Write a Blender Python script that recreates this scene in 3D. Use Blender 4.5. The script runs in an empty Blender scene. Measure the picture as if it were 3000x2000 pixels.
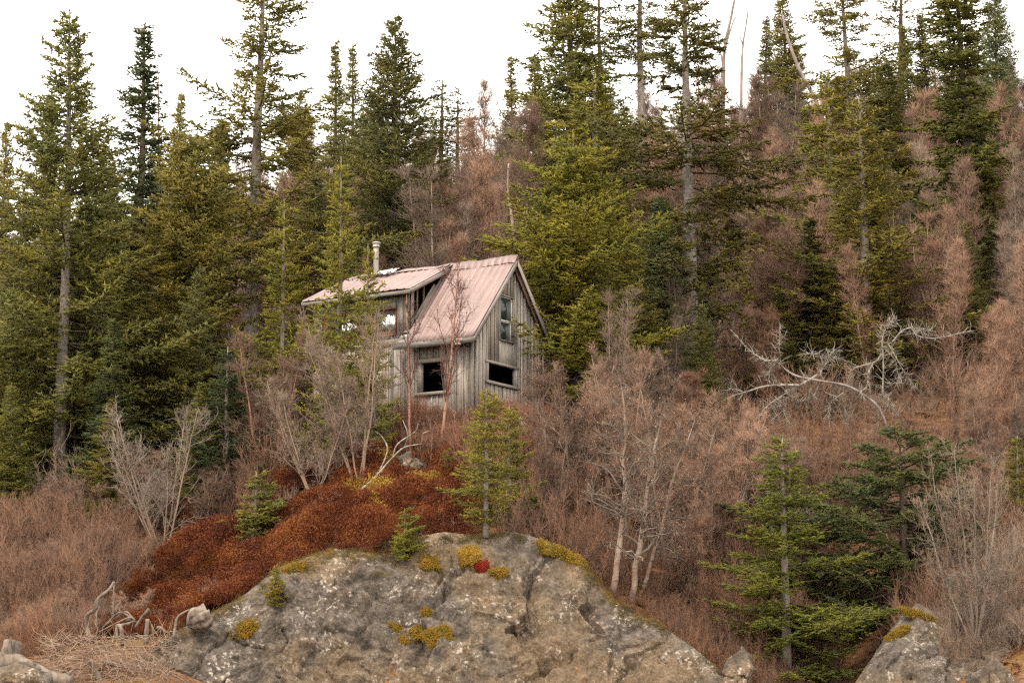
import bpy, math, random
import numpy as np
from mathutils import Vector, Matrix
from mathutils.bvhtree import BVHTree

scene = bpy.context.scene
col = scene.collection
R = math.radians

# ------------------------------------------------------------------ camera, sky, sun, exposure
F, PITCH, CZ = 6500.0, R(10), 2.0          # focal length in photo pixels, upward tilt, eye height over the lake
PC, PS = math.cos(PITCH), math.sin(PITCH)
cam = bpy.data.cameras.new('camera')
cam.sensor_width = 36.0
cam.lens = 36.0 * F / 3000.0
cam.clip_start, cam.clip_end = 0.5, 6000
camo = bpy.data.objects.new('camera', cam)
camo.location = (0, 0, CZ)
camo.rotation_euler = (R(90) + PITCH, 0, 0)
col.objects.link(camo)
scene.camera = camo

SUN_EL, SUN_AZ = R(52), R(-150)            # azimuth from +Y, clockwise: high, behind the camera to the left
world = bpy.data.worlds.new('World')
scene.world = world
world.use_nodes = True
wn, wl = world.node_tree.nodes, world.node_tree.links
wn.clear()
w_out = wn.new('ShaderNodeOutputWorld')
w_bg = wn.new('ShaderNodeBackground')
w_sky = wn.new('ShaderNodeTexSky')
w_sky.sky_type = 'NISHITA'
w_sky.sun_disc = False
w_sky.sun_elevation = SUN_EL
w_sky.sun_rotation = SUN_AZ
w_hs = wn.new('ShaderNodeHueSaturation')
w_hs.inputs['Saturation'].default_value = 0.35
w_mix = wn.new('ShaderNodeMixRGB')
w_mix.inputs[0].default_value = 0.82
w_tc = wn.new('ShaderNodeTexCoord')
w_no = wn.new('ShaderNodeTexNoise')
w_no.inputs['Scale'].default_value = 3.0
w_no.inputs['Detail'].default_value = 5.0
w_rp = wn.new('ShaderNodeValToRGB')
w_rp.color_ramp.elements[0].position = 0.3
w_rp.color_ramp.elements[0].color = (15.0, 14.3, 13.2, 1)
w_rp.color_ramp.elements[1].position = 0.7
w_rp.color_ramp.elements[1].color = (17.4, 16.5, 15.1, 1)
wl.new(w_tc.outputs['Generated'], w_no.inputs['Vector'])
wl.new(w_no.outputs['Fac'], w_rp.inputs['Fac'])
wl.new(w_sky.outputs[0], w_hs.inputs['Color'])
wl.new(w_hs.outputs[0], w_mix.inputs[1])
wl.new(w_rp.outputs[0], w_mix.inputs[2])
wl.new(w_mix.outputs[0], w_bg.inputs['Color'])
w_bg.inputs['Strength'].default_value = 0.1
wl.new(w_bg.outputs[0], w_out.inputs[0])

sun = bpy.data.lights.new('sun', 'SUN')
sun.energy = 1.5
sun.angle = R(14)
sun.color = (1.0, 0.88, 0.71)
suno = bpy.data.objects.new('sun', sun)
sd = Vector((math.sin(SUN_AZ) * math.cos(SUN_EL), math.cos(SUN_AZ) * math.cos(SUN_EL), math.sin(SUN_EL)))
suno.rotation_euler = sd.to_track_quat('Z', 'Y').to_euler()
suno.location = (-20, -20, 60)
col.objects.link(suno)

vs = scene.view_settings
vs.view_transform = 'Standard'
vs.look = 'None'
vs.exposure = 1.1
vs.gamma = 1.0
vs.use_curve_mapping = False
scene.render.engine = 'CYCLES'
scene.cycles.use_denoising = False
scene.cycles.filter_width = 1.3
scene.cycles.adaptive_threshold = 0.02
scene.cycles.max_bounces = 3
scene.cycles.diffuse_bounces = 2
scene.cycles.transparent_max_bounces = 4

# ------------------------------------------------------------------ numeric helpers
def ray(px, py):
    a, b = (px - 1500) / F, (1000 - py) / F
    return np.array([a, PC - b * PS, PS + b * PC])

def at(px, py, d):
    """world point at distance d (along +Y) on the sight line of a photo pixel"""
    r = ray(px, py)
    r = r * (d / r[1])
    return np.array([r[0], d, r[2] + CZ])

def proj(p):
    p = np.asarray(p, float)
    x, y, z = p[..., 0], p[..., 1], p[..., 2] - CZ
    f = y * PC + z * PS
    return 1500 + F * x / f, 1000 - F * (-y * PS + z * PC) / f

def vnoise(p, seed=0):
    p = np.asarray(p, float)
    i = np.floor(p).astype(np.int64)
    f = p - i
    u = f * f * f * (f * (f * 6 - 15) + 10)
    def h(ix, iy, iz):
        n = (ix * 73856093) ^ (iy * 19349663) ^ (iz * 83492791) ^ (seed * 2654435 + 1013)
        n = (n ^ (n >> 13)) * 1274126177
        n = (n ^ (n >> 16)) & 0xFFFF
        return n / 32767.5 - 1.0
    X, Y, Z = i[:, 0], i[:, 1], i[:, 2]
    def lx(y, z):
        a, b = h(X, y, z), h(X + 1, y, z)
        return a + (b - a) * u[:, 0]
    def ly(z):
        a, b = lx(Y, z), lx(Y + 1, z)
        return a + (b - a) * u[:, 1]
    a, b = ly(Z), ly(Z + 1)
    return a + (b - a) * u[:, 2]

def fbm(p, octv=4, seed=0, gain=0.5):
    p = np.asarray(p, float)
    s, a = np.zeros(len(p)), 1.0
    for k in range(octv):
        s += a * vnoise(p * (2.03 ** k) + k * 17.3, seed + k)
        a *= gain
    return s

def fast_mesh(name, verts, faces, smooth=False):
    """faces: list of int arrays (M,3) / (M,4)"""
    me = bpy.data.meshes.new(name)
    verts = np.asarray(verts, np.float32)
    me.vertices.add(len(verts))
    me.vertices.foreach_set('co', verts.ravel())
    faces = [np.asarray(f, np.int32) for f in faces if len(f)]
    tot = sum(f.size for f in faces)
    me.loops.add(tot)
    me.loops.foreach_set('vertex_index', np.concatenate([f.ravel() for f in faces]))
    starts, o = [], 0
    for f in faces:
        starts.append(o + np.arange(len(f)) * f.shape[1])
        o += f.size
    starts = np.concatenate(starts).astype(np.int32)
    me.polygons.add(len(starts))
    me.polygons.foreach_set('loop_start', starts)
    if smooth:
        me.polygons.foreach_set('use_smooth', np.ones(len(starts), bool))
    me.update(calc_edges=True)
    return me

class Geo:
    """collects vertices and faces of ONE mesh"""
    def __init__(self):
        self.v, self.t, self.q, self.n = [], [], [], 0
    def add(self, v, t=None, q=None):
        v = np.asarray(v, float).reshape(-1, 3)
        if t is not None and len(t): self.t.append(np.asarray(t) + self.n)
        if q is not None and len(q): self.q.append(np.asarray(q) + self.n)
        self.v.append(v)
        self.n += len(v)
    def mesh(self, name, smooth=False):
        fs = []
        if self.t: fs.append(np.concatenate(self.t))
        if self.q: fs.append(np.concatenate(self.q))
        return fast_mesh(name, np.concatenate(self.v), fs, smooth)
    def tris(self):
        return sum(len(t) for t in self.t) + 2 * sum(len(q) for q in self.q)

def perp(d):
    d = d / np.maximum(np.linalg.norm(d, axis=1, keepdims=True), 1e-9)
    ref = np.where(np.abs(d[:, 2:3]) > 0.85, np.array([[1., 0, 0]]), np.array([[0, 0, 1.]]))
    a = np.cross(d, ref)
    a /= np.maximum(np.linalg.norm(a, axis=1, keepdims=True), 1e-9)
    return a, np.cross(d, a)

def cones(g, p, d, r, bulge=0.0):
    """three-sided tapering twigs from p along d (vectors) with base radius r"""
    p, d = np.asarray(p, float), np.asarray(d, float)
    n = len(p)
    if not n: return
    r = np.broadcast_to(np.asarray(r, float), (n,))
    a, b = perp(d)
    if bulge:                                    # needle twig: narrow base, wide middle, pointed tip
        vs_ = np.zeros((n, 5, 3))
        vs_[:, 0] = p
        for k in range(3):
            an = k * 2.0944 + 0.5
            vs_[:, 1 + k] = p + d * bulge + (a * math.cos(an) + b * math.sin(an)) * r[:, None]
        vs_[:, 4] = p + d
        f = np.array([[0, 2, 1], [0, 3, 2], [0, 1, 3], [1, 2, 4], [2, 3, 4], [3, 1, 4]])
        g.add(vs_, t=(np.arange(n)[:, None, None] * 5 + f).reshape(-1, 3))
        return
    vs_ = np.zeros((n, 4, 3))
    for k in range(3):
        an = k * 2.0944
        vs_[:, k] = p + (a * math.cos(an) + b * math.sin(an)) * r[:, None]
    vs_[:, 3] = p + d
    f = np.array([[0, 1, 3], [1, 2, 3], [2, 0, 3]])
    g.add(vs_, t=(np.arange(n)[:, None, None] * 4 + f).reshape(-1, 3))

def tubes(g, p0, p1, r0, r1, sides=3):
    p0, p1 = np.asarray(p0, float), np.asarray(p1, float)
    n = len(p0)
    if not n: return
    r0 = np.broadcast_to(np.asarray(r0, float), (n,)); r1 = np.broadcast_to(np.asarray(r1, float), (n,))
    a, b = perp(p1 - p0)
    vs_ = np.zeros((n, 2 * sides, 3))
    for k in range(sides):
        an = k * 2 * math.pi / sides
        o = a * math.cos(an) + b * math.sin(an)
        vs_[:, k] = p0 + o * r0[:, None]
        vs_[:, sides + k] = p1 + o * r1[:, None]
    f = np.array([[k, (k + 1) % sides, sides + (k + 1) % sides, sides + k] for k in range(sides)])
    g.add(vs_, q=(np.arange(n)[:, None, None] * 2 * sides + f).reshape(-1, 4))

def limb(g, pts, rad, sides=6, cap=True):
    """one continuous tapered tube along a polyline"""
    pts = np.asarray(pts, float)
    n = len(pts)
    rad = np.broadcast_to(np.asarray(rad, float), (n,))
    tan = np.gradient(pts, axis=0)
    a, b = perp(tan)
    for k in range(1, n):                        # keep the frame from flipping
        if a[k] @ a[k - 1] < 0: a[k] *= -1; b[k] *= -1
    an = np.arange(sides) * 2 * math.pi / sides
    ring = (a[:, None] * np.cos(an)[None, :, None] + b[:, None] * np.sin(an)[None, :, None]) * rad[:, None, None] + pts[:, None]
    v = ring.reshape(-1, 3)
    q = []
    for i in range(n - 1):
        for k in range(sides):
            q.append([i * sides + k, i * sides + (k + 1) % sides, (i + 1) * sides + (k + 1) % sides, (i + 1) * sides + k])
    t = []
    if cap:
        v = np.concatenate([v, pts[:1], pts[-1:]])
        c0, c1 = n * sides, n * sides + 1
        for k in range(sides):
            t.append([c0, (k + 1) % sides, k])
            t.append([c1, (n - 1) * sides + k, (n - 1) * sides + (k + 1) % sides])
    g.add(v, t=t, q=q)

def smooth_line(pts, per=4):
    """Catmull-Rom through the points"""
    p = np.asarray(pts, float)
    p = np.concatenate([[2 * p[0] - p[1]], p, [2 * p[-1] - p[-2]]])
    out = []
    for i in range(1, len(p) - 2):
        for k in range(per):
            t = k / per
            out.append(0.5 * (2 * p[i] + (p[i + 1] - p[i - 1]) * t + (2 * p[i - 1] - 5 * p[i] + 4 * p[i + 1] - p[i + 2]) * t * t
                              + (3 * p[i] - p[i - 1] - 3 * p[i + 1] + p[i + 2]) * t ** 3))
    out.append(p[-2])
    return np.array(out)

def inpoly(x, y, poly):
    x, y = np.asarray(x), np.asarray(y)
    r = np.zeros(x.shape, bool)
    n = len(poly)
    for i in range(n):
        x0, y0 = poly[i]; x1, y1 = poly[(i + 1) % n]
        c = ((y0 > y) != (y1 > y)) & (x < (x1 - x0) * (y - y0) / ((y1 - y0) or 1e-9) + x0)
        r ^= c
    return r

# ------------------------------------------------------------------ object helpers
def tag(o, label=None, cat=None, group=None, kind=None):
    if label: o['label'] = label
    if cat: o['category'] = cat
    if group: o['group'] = group
    if kind: o['kind'] = kind
    return o

def obj(name, me, mat=None, parent=None):
    o = bpy.data.objects.new(name, me)
    col.objects.link(o)
    if mat is not None and me is not None and len(me.materials) == 0:
        me.materials.append(mat)
    if parent is not None:
        o.parent = parent
    return o

def empty(name, loc, rz=0.0):
    o = bpy.data.objects.new(name, None)
    o.location = Vector([float(c) for c in loc])
    o.rotation_euler = (0, 0, rz)
    o.empty_display_size = 0.3
    col.objects.link(o)
    return o

# ------------------------------------------------------------------ materials
def new_mat(name):
    m = bpy.data.materials.new(name)
    m.use_nodes = True
    nt = m.node_tree
    nt.nodes.clear()
    o = nt.nodes.new('ShaderNodeOutputMaterial')
    b = nt.nodes.new('ShaderNodeBsdfPrincipled')
    b.inputs['Specular IOR Level'].default_value = 0.2
    b.inputs['Roughness'].default_value = 0.85
    nt.links.new(b.outputs[0], o.inputs[0])
    return m, nt, b

def N(nt, t, **kw):
    n = nt.nodes.new('ShaderNode' + t)
    for k, v in kw.items():
        if k in n.inputs: n.inputs[k].default_value = v
        else: setattr(n, k, v)
    return n

def ramp(nt, src, stops):
    r = N(nt, 'ValToRGB')
    e = r.color_ramp.elements
    while len(e) > 1: e.remove(e[-1])
    e[0].position, e[0].color = stops[0][0], (*stops[0][1], 1)
    for p, c in stops[1:]:
        x = e.new(p); x.color = (*c, 1)
    nt.links.new(src, r.inputs['Fac'])
    return r.outputs['Color']

def mixc(nt, fac, a, b, mode='MIX'):
    m = N(nt, 'MixRGB', blend_type=mode)
    for i, s in ((0, fac), (1, a), (2, b)):
        if hasattr(s, 'is_linked'): nt.links.new(s, m.inputs[i])
        elif isinstance(s, (int, float)): m.inputs[i].default_value = s
        else: m.inputs[i].default_value = (*s, 1)
    return m.outputs[0]

def noise(nt, scale, detail=4, rough=0.55, vec=None, dist=0.0):
    n = N(nt, 'TexNoise', Scale=scale, Detail=detail, Roughness=rough, Distortion=dist)
    if vec is not None: nt.links.new(vec, n.inputs['Vector'])
    return n.outputs['Fac']

def coords(nt, kind='Object', scale=None, rot=None):
    tc = N(nt, 'TexCoord')
    v = tc.outputs[kind]
    if scale or rot:
        mp = N(nt, 'Mapping')
        if scale: mp.inputs['Scale'].default_value = scale
        if rot: mp.inputs['Rotation'].default_value = rot
        nt.links.new(v, mp.inputs['Vector'])
        v = mp.outputs[0]
    return v

def bump(nt, b, src, strength=0.3, dist=0.02):
    bn = N(nt, 'Bump', Strength=strength, Distance=dist)
    nt.links.new(src, bn.inputs['Height'])
    nt.links.new(bn.outputs[0], b.inputs['Normal'])

def needle_mat():
    """needles take their tree's own tint (object colour)"""
    m, nt, b = new_mat('needles')
    oi = N(nt, 'ObjectInfo')
    v = coords(nt)
    f = noise(nt, 0.9, 3, vec=v)
    f2 = noise(nt, 9.0, 2, vec=v)
    c = mixc(nt, ramp(nt, f, [(0.35, (0, 0, 0)), (0.65, (1, 1, 1))]), oi.outputs['Color'],
             mixc(nt, 1.0, oi.outputs['Color'], (1.45, 1.2, 0.62), 'MULTIPLY'))
    c = mixc(nt, 1.0, c, ramp(nt, f2, [(0.3, (0.68, 0.7, 0.72)), (0.7, (1.3, 1.28, 1.2))]), 'MULTIPLY')
    nt.links.new(c, b.inputs['Base Color'])
    b.inputs['Roughness'].default_value = 0.6
    b.inputs['Specular IOR Level'].default_value = 0.3
    tr = N(nt, 'BsdfTranslucent')
    nt.links.new(c, tr.inputs['Color'])
    mx = N(nt, 'MixShader'); mx.inputs[0].default_value = 0.4
    nt.links.new(b.outputs[0], mx.inputs[1]); nt.links.new(tr.outputs[0], mx.inputs[2])
    nt.links.new(mx.outputs[0], nt.nodes['Material Output'].inputs[0])
    return m

def twig_mat(name, base, spread=0.4, alt=None):
    m, nt, b = new_mat(name)
    oi = N(nt, 'ObjectInfo')
    v = N(nt, 'NewGeometry').outputs['Position']
    f = noise(nt, 0.9, 4, vec=v)
    alt = alt or tuple(c * 0.6 for c in base)
    c = mixc(nt, ramp(nt, f, [(0.35, (0, 0, 0)), (0.68, (1, 1, 1))]), base, alt)
    c = mixc(nt, 1.0, c, ramp(nt, oi.outputs['Random'], [(0, (1 - spread, 1 - spread, 1 - spread)), (0.5, (1, 0.97, 0.95)), (1, (1 + spread, 1 + spread * 0.8, 1 + spread * 0.6))]), 'MULTIPLY')
    nt.links.new(c, b.inputs['Base Color'])
    return m

def bark_mat(name, dark, light, scale=6, stretch=(1, 1, 0.25), lichen=None):
    m, nt, b = new_mat(name)
    v = coords(nt, scale=stretch)
    f = noise(nt, scale, 5, 0.65, v)
    c = ramp(nt, f, [(0.32, dark), (0.62, light)])
    if lichen:
        v2 = coords(nt)
        l = ramp(nt, noise(nt, 11, 4, 0.6, v2), [(0.5, (0, 0, 0)), (0.58, (1, 1, 1))])
        c = mixc(nt, l, c, lichen)
    nt.links.new(c, b.inputs['Base Color'])
    bump(nt, b, f, 0.5, 0.02)
    return m

def birch_mat(name, pale, warm):
    m, nt, b = new_mat(name)
    v = coords(nt)
    f = noise(nt, 2.2, 3, vec=v)
    bands = noise(nt, 4.5, 4, 0.7, coords(nt, scale=(1.2, 1.2, 5)))
    c = mixc(nt, ramp(nt, f, [(0.38, (0, 0, 0)), (0.6, (1, 1, 1))]), warm, pale)
    c = mixc(nt, ramp(nt, bands, [(0.56, (0, 0, 0)), (0.64, (1, 1, 1))]), c, (0.05, 0.04, 0.035))
    nt.links.new(c, b.inputs['Base Color'])
    bump(nt, b, bands, 0.3, 0.01)
    return m

def leaf_mat(name, a, b_, c_, scale=2.2):
    m, nt, b = new_mat(name)
    v = N(nt, 'NewGeometry').outputs['Position']
    f = noise(nt, scale, 4, 0.65, v)
    f2 = noise(nt, 34, 2, 0.6, v)
    c = ramp(nt, f, [(0.33, a), (0.5, b_), (0.66, c_)])
    c = mixc(nt, 1.0, c, ramp(nt, f2, [(0.3, (0.6, 0.55, 0.5)), (0.7, (1.4, 1.35, 1.3))]), 'MULTIPLY')
    nt.links.new(c, b.inputs['Base Color'])
    tr = N(nt, 'BsdfTranslucent')
    nt.links.new(c, tr.inputs['Color'])
    mx = N(nt, 'MixShader'); mx.inputs[0].default_value = 0.2
    nt.links.new(b.outputs[0], mx.inputs[1]); nt.links.new(tr.outputs[0], mx.inputs[2])
    nt.links.new(mx.outputs[0], nt.nodes['Material Output'].inputs[0])
    return m

def wood_mat(name, pale, dark, warm, streak=0.5):
    """weathered sawn board: grain along local Z"""
    m, nt, b = new_mat(name)
    oi = N(nt, 'ObjectInfo')
    tc = N(nt, 'TexCoord')
    add = N(nt, 'VectorMath', operation='ADD')
    cmb = N(nt, 'CombineXYZ')
    mul = N(nt, 'Math', operation='MULTIPLY'); mul.inputs[1].default_value = 37.0
    nt.links.new(oi.outputs['Random'], mul.inputs[0])
    for i in range(3): nt.links.new(mul.outputs[0], cmb.inputs[i])
    nt.links.new(tc.outputs['Object'], add.inputs[0]); nt.links.new(cmb.outputs[0], add.inputs[1])
    mp = N(nt, 'Mapping'); mp.inputs['Scale'].default_value = (22, 22, 1.3)
    nt.links.new(add.outputs[0], mp.inputs['Vector'])
    g = noise(nt, 1.0, 6, 0.65, mp.outputs[0], 0.6)
    mp2 = N(nt, 'Mapping'); mp2.inputs['Scale'].default_value = (5, 5, 0.7)
    nt.links.new(add.outputs[0], mp2.inputs['Vector'])
    st = noise(nt, 1.0, 4, 0.6, mp2.outputs[0])
    kn = N(nt, 'TexVoronoi'); kn.inputs['Scale'].default_value = 1.0
    mp3 = N(nt, 'Mapping'); mp3.inputs['Scale'].default_value = (9, 9, 3.2)
    nt.links.new(add.outputs[0], mp3.inputs['Vector']); nt.links.new(mp3.outputs[0], kn.inputs['Vector'])
    c = ramp(nt, g, [(0.3, dark), (0.5, tuple(0.5 * (a + d) for a, d in zip(pale, dark))), (0.68, pale)])
    c = mixc(nt, ramp(nt, st, [(0.5, (0, 0, 0)), (0.75, (streak,) * 3)]), c, dark)
    c = mixc(nt, ramp(nt, kn.outputs['Distance'], [(0.07, (0.8,) * 3), (0.13, (0, 0, 0))]), c, tuple(0.25 * x for x in dark))
    c = mixc(nt, ramp(nt, oi.outputs['Random'], [(0.55, (0, 0, 0)), (1.0, (0.45,) * 3)]), c, warm)
    rr = N(nt, 'Math', operation='FRACT'); mu = N(nt, 'Math', operation='MULTIPLY'); mu.inputs[1].default_value = 7.77
    nt.links.new(oi.outputs['Random'], mu.inputs[0]); nt.links.new(mu.outputs[0], rr.inputs[0])
    c = mixc(nt, 1.0, c, ramp(nt, rr.outputs[0], [(0, (0.72,) * 3), (1, (1.22,) * 3)]), 'MULTIPLY')
    nt.links.new(c, b.inputs['Base Color'])
    b.inputs['Roughness'].default_value = 0.9
    bump(nt, b, g, 0.5, 0.008)
    return m

def plain(name, colr, rough=0.8, metal=0.0, spec=0.3, var=0.0, vscale=4.0):
    m, nt, b = new_mat(name)
    b.inputs['Roughness'].default_value = rough
    b.inputs['Metallic'].default_value = metal
    b.inputs['Specular IOR Level'].default_value = spec
    if var:
        f = noise(nt, vscale, 5, 0.6, coords(nt))
        c = ramp(nt, f, [(0.3, tuple(x * (1 - var) for x in colr)), (0.7, tuple(min(1, x * (1 + var)) for x in colr))])
        nt.links.new(c, b.inputs['Base Color'])
    else:
        b.inputs['Base Color'].default_value = (*colr, 1)
    return m

def rock_mat():
    m, nt, b = new_mat('lichen_rock')
    v = coords(nt)
    big = noise(nt, 0.55, 4, 0.55, v)
    mid = noise(nt, 3.2, 6, 0.68, v, 0.4)
    fine = noise(nt, 17, 5, 0.7, v)
    c = ramp(nt, mid, [(0.3, (0.03, 0.024, 0.019)), (0.48, (0.086, 0.069, 0.055)), (0.68, (0.165, 0.136, 0.112))])
    ochre = ramp(nt, big, [(0.43, (0, 0, 0)), (0.6, (0.6,) * 3)])
    c = mixc(nt, ochre, c, mixc(nt, mid, (0.06, 0.038, 0.02), (0.26, 0.175, 0.095)))
    c = mixc(nt, 1.0, c, ramp(nt, fine, [(0.3, (0.5,) * 3), (0.7, (1.45,) * 3)]), 'MULTIPLY')
    # pale crustose lichen in clusters of spots
    vo = N(nt, 'TexVoronoi', feature='F1'); vo.inputs['Scale'].default_value = 8.0
    vw = N(nt, 'VectorMath', operation='ADD')
    nz = N(nt, 'TexNoise', Scale=9.0, Detail=3.0)
    nt.links.new(v, nz.inputs['Vector'])
    sc = N(nt, 'VectorMath', operation='SCALE'); sc.inputs['Scale'].default_value = 0.22
    nt.links.new(nz.outputs['Color'], sc.inputs[0])
    nt.links.new(v, vw.inputs[0]); nt.links.new(sc.outputs[0], vw.inputs[1])
    nt.links.new(vw.outputs[0], vo.inputs['Vector'])
    spots = ramp(nt, vo.outputs['Distance'], [(0.25, (1, 1, 1)), (0.42, (0, 0, 0))])
    where = ramp(nt, noise(nt, 1.1, 4, 0.6, coords(nt, scale=(1, 1, 1.3))), [(0.5, (0, 0, 0)), (0.6, (1, 1, 1))])
    lm = mixc(nt, 1.0, spots, where, 'MULTIPLY')
    lm = mixc(nt, 1.0, lm, ramp(nt, fine, [(0.4, (0.25,) * 3), (0.6, (0.95,) * 3)]), 'MULTIPLY')
    c = mixc(nt, lm, c, (0.46, 0.4, 0.34))
    speck = mixc(nt, 1.0, ramp(nt, noise(nt, 24, 3, 0.6, v), [(0.6, (0, 0, 0)), (0.67, (0.75,) * 3)]), ramp(nt, noise(nt, 0.8, 3, 0.6, coords(nt, scale=(1.2, 1, 0.8))), [(0.5, (0.03,) * 3), (0.62, (0.8,) * 3)]), 'MULTIPLY')
    c = mixc(nt, speck, c, (0.38, 0.34, 0.295))
    # rusty orange lichen, thin dark seams
    c = mixc(nt, mixc(nt, 1.0, ramp(nt, noise(nt, 5.5, 4, 0.6, v), [(0.66, (0, 0, 0)), (0.7, (0.8,) * 3)]), ramp(nt, big, [(0.45, (0, 0, 0)), (0.6, (1, 1, 1))]), 'MULTIPLY'), c, (0.33, 0.14, 0.03))
    seam = ramp(nt, noise(nt, 2.3, 5, 0.6, coords(nt, scale=(1.4, 1.4, 0.6), rot=(0, 0.6, 0)), 1.2), [(0.485, (0, 0, 0)), (0.497, (0.5,) * 3), (0.51, (0, 0, 0))])
    c = mixc(nt, seam, c, (0.035, 0.03, 0.024))
    nt.links.new(c, b.inputs['Base Color'])
    b.inputs['Roughness'].default_value = 0.9
    hgt = mixc(nt, 0.5, mid, fine)
    bump(nt, b, hgt, 0.9, 0.06)
    return m

def ground_mat():
    m, nt, b = new_mat('forest_floor')
    v = coords(nt)
    f = noise(nt, 0.35, 5, 0.6, v)
    g = noise(nt, 6.0, 6, 0.7, v)
    c = ramp(nt, g, [(0.3, (0.05, 0.026, 0.014)), (0.5, (0.14, 0.07, 0.035)), (0.68, (0.25, 0.135, 0.07))])
    moss = ramp(nt, f, [(0.52, (0, 0, 0)), (0.62, (0.6,) * 3)])
    c = mixc(nt, moss, c, mixc(nt, g, (0.05, 0.035, 0.008), (0.26, 0.15, 0.025)))
    nt.links.new(c, b.inputs['Base Color'])
    bump(nt, b, g, 0.8, 0.08)
    return m

M = {}
M['needles'] = needle_mat()
M['bark_grey'] = bark_mat('spruce_bark', (0.07, 0.055, 0.043), (0.24, 0.192, 0.158), lichen=(0.25, 0.23, 0.2))
M['bark_branch'] = bark_mat('spruce_branch', (0.05, 0.036, 0.026), (0.14, 0.102, 0.075))
M['trunk_pale'] = bark_mat('pale_spruce_bark', (0.09, 0.07, 0.057), (0.27, 0.215, 0.18), lichen=(0.25, 0.22, 0.195))
M['bark_young'] = bark_mat('young_bark', (0.11, 0.085, 0.065), (0.27, 0.22, 0.18), scale=10)
M['birch'] = birch_mat('birch_bark', (0.3, 0.235, 0.19), (0.2, 0.125, 0.088))
M['birch_red'] = birch_mat('red_birch_bark', (0.36, 0.2, 0.14), (0.2, 0.08, 0.05))
M['twig_pink'] = twig_mat('pink_twigs', (0.245, 0.157, 0.115), alt=(0.16, 0.093, 0.063))
M['twig_taupe'] = twig_mat('taupe_twigs', (0.22, 0.165, 0.128), alt=(0.155, 0.108, 0.08))
M['twig_brown'] = twig_mat('brown_twigs', (0.175, 0.098, 0.064), alt=(0.125, 0.074, 0.052))
M['twig_grey'] = twig_mat('grey_twigs', (0.22, 0.185, 0.15), alt=(0.15, 0.118, 0.092))
M['twig_dark'] = twig_mat('dark_twigs', (0.12, 0.06, 0.045))
M['brush_red'] = twig_mat('red_brush', (0.2, 0.088, 0.052), alt=(0.15, 0.085, 0.058))
M['brush_grey'] = twig_mat('grey_brush', (0.19, 0.135, 0.1), alt=(0.22, 0.105, 0.06))
M['dead'] = bark_mat('dead_lichen_wood', (0.085, 0.066, 0.052), (0.36, 0.32, 0.265), scale=9, stretch=(1, 1, 1))
M['drift'] = bark_mat('driftwood', (0.05, 0.036, 0.026), (0.22, 0.175, 0.14), scale=7, stretch=(1, 1, 0.3))
M['heath'] = leaf_mat('heath_leaves', (0.06, 0.016, 0.01), (0.14, 0.041, 0.015), (0.235, 0.085, 0.024), 1.1)
M['gold'] = leaf_mat('gold_moss', (0.2, 0.12, 0.02), (0.32, 0.2, 0.03), (0.36, 0.26, 0.06))
M['moss'] = leaf_mat('moss_tufts', (0.1, 0.075, 0.012), (0.2, 0.135, 0.016), (0.25, 0.13, 0.018), 5)
M['dull_moss'] = leaf_mat('dull_moss', (0.03, 0.024, 0.012), (0.085, 0.062, 0.018), (0.17, 0.105, 0.02), 1.5)
M['copper'] = leaf_mat('copper_leaves', (0.3, 0.15, 0.08), (0.4, 0.24, 0.15), (0.44, 0.31, 0.22), 3)
M['crimson'] = leaf_mat('crimson_leaves', (0.13, 0.01, 0.008), (0.2, 0.017, 0.01), (0.25, 0.04, 0.016))
M['litter'] = leaf_mat('leaf_litter', (0.13, 0.05, 0.02), (0.24, 0.11, 0.05), (0.3, 0.17, 0.09))
M['rock'] = rock_mat()
M['ground'] = ground_mat()
M['board'] = wood_mat('weathered_board', (0.44, 0.39, 0.34), (0.145, 0.125, 0.108), (0.36, 0.26, 0.175))
M['trim'] = wood_mat('weathered_trim', (0.34, 0.3, 0.265), (0.14, 0.12, 0.105), (0.29, 0.235, 0.18), 0.35)
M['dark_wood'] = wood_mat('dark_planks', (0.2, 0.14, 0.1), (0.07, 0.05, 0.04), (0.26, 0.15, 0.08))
M['frame_red'] = plain('red_paint', (0.2, 0.05, 0.025), 0.6, var=0.5, vscale=9)
M['alu'] = plain('window_white', (0.6, 0.58, 0.55), 0.5, var=0.12)
M['white_sheet'] = plain('white_flashing', (0.45, 0.43, 0.4), 0.5, var=0.12)
M['inner'] = plain('inner_lining', (0.05, 0.03, 0.02), 0.9, var=0.4)

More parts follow.
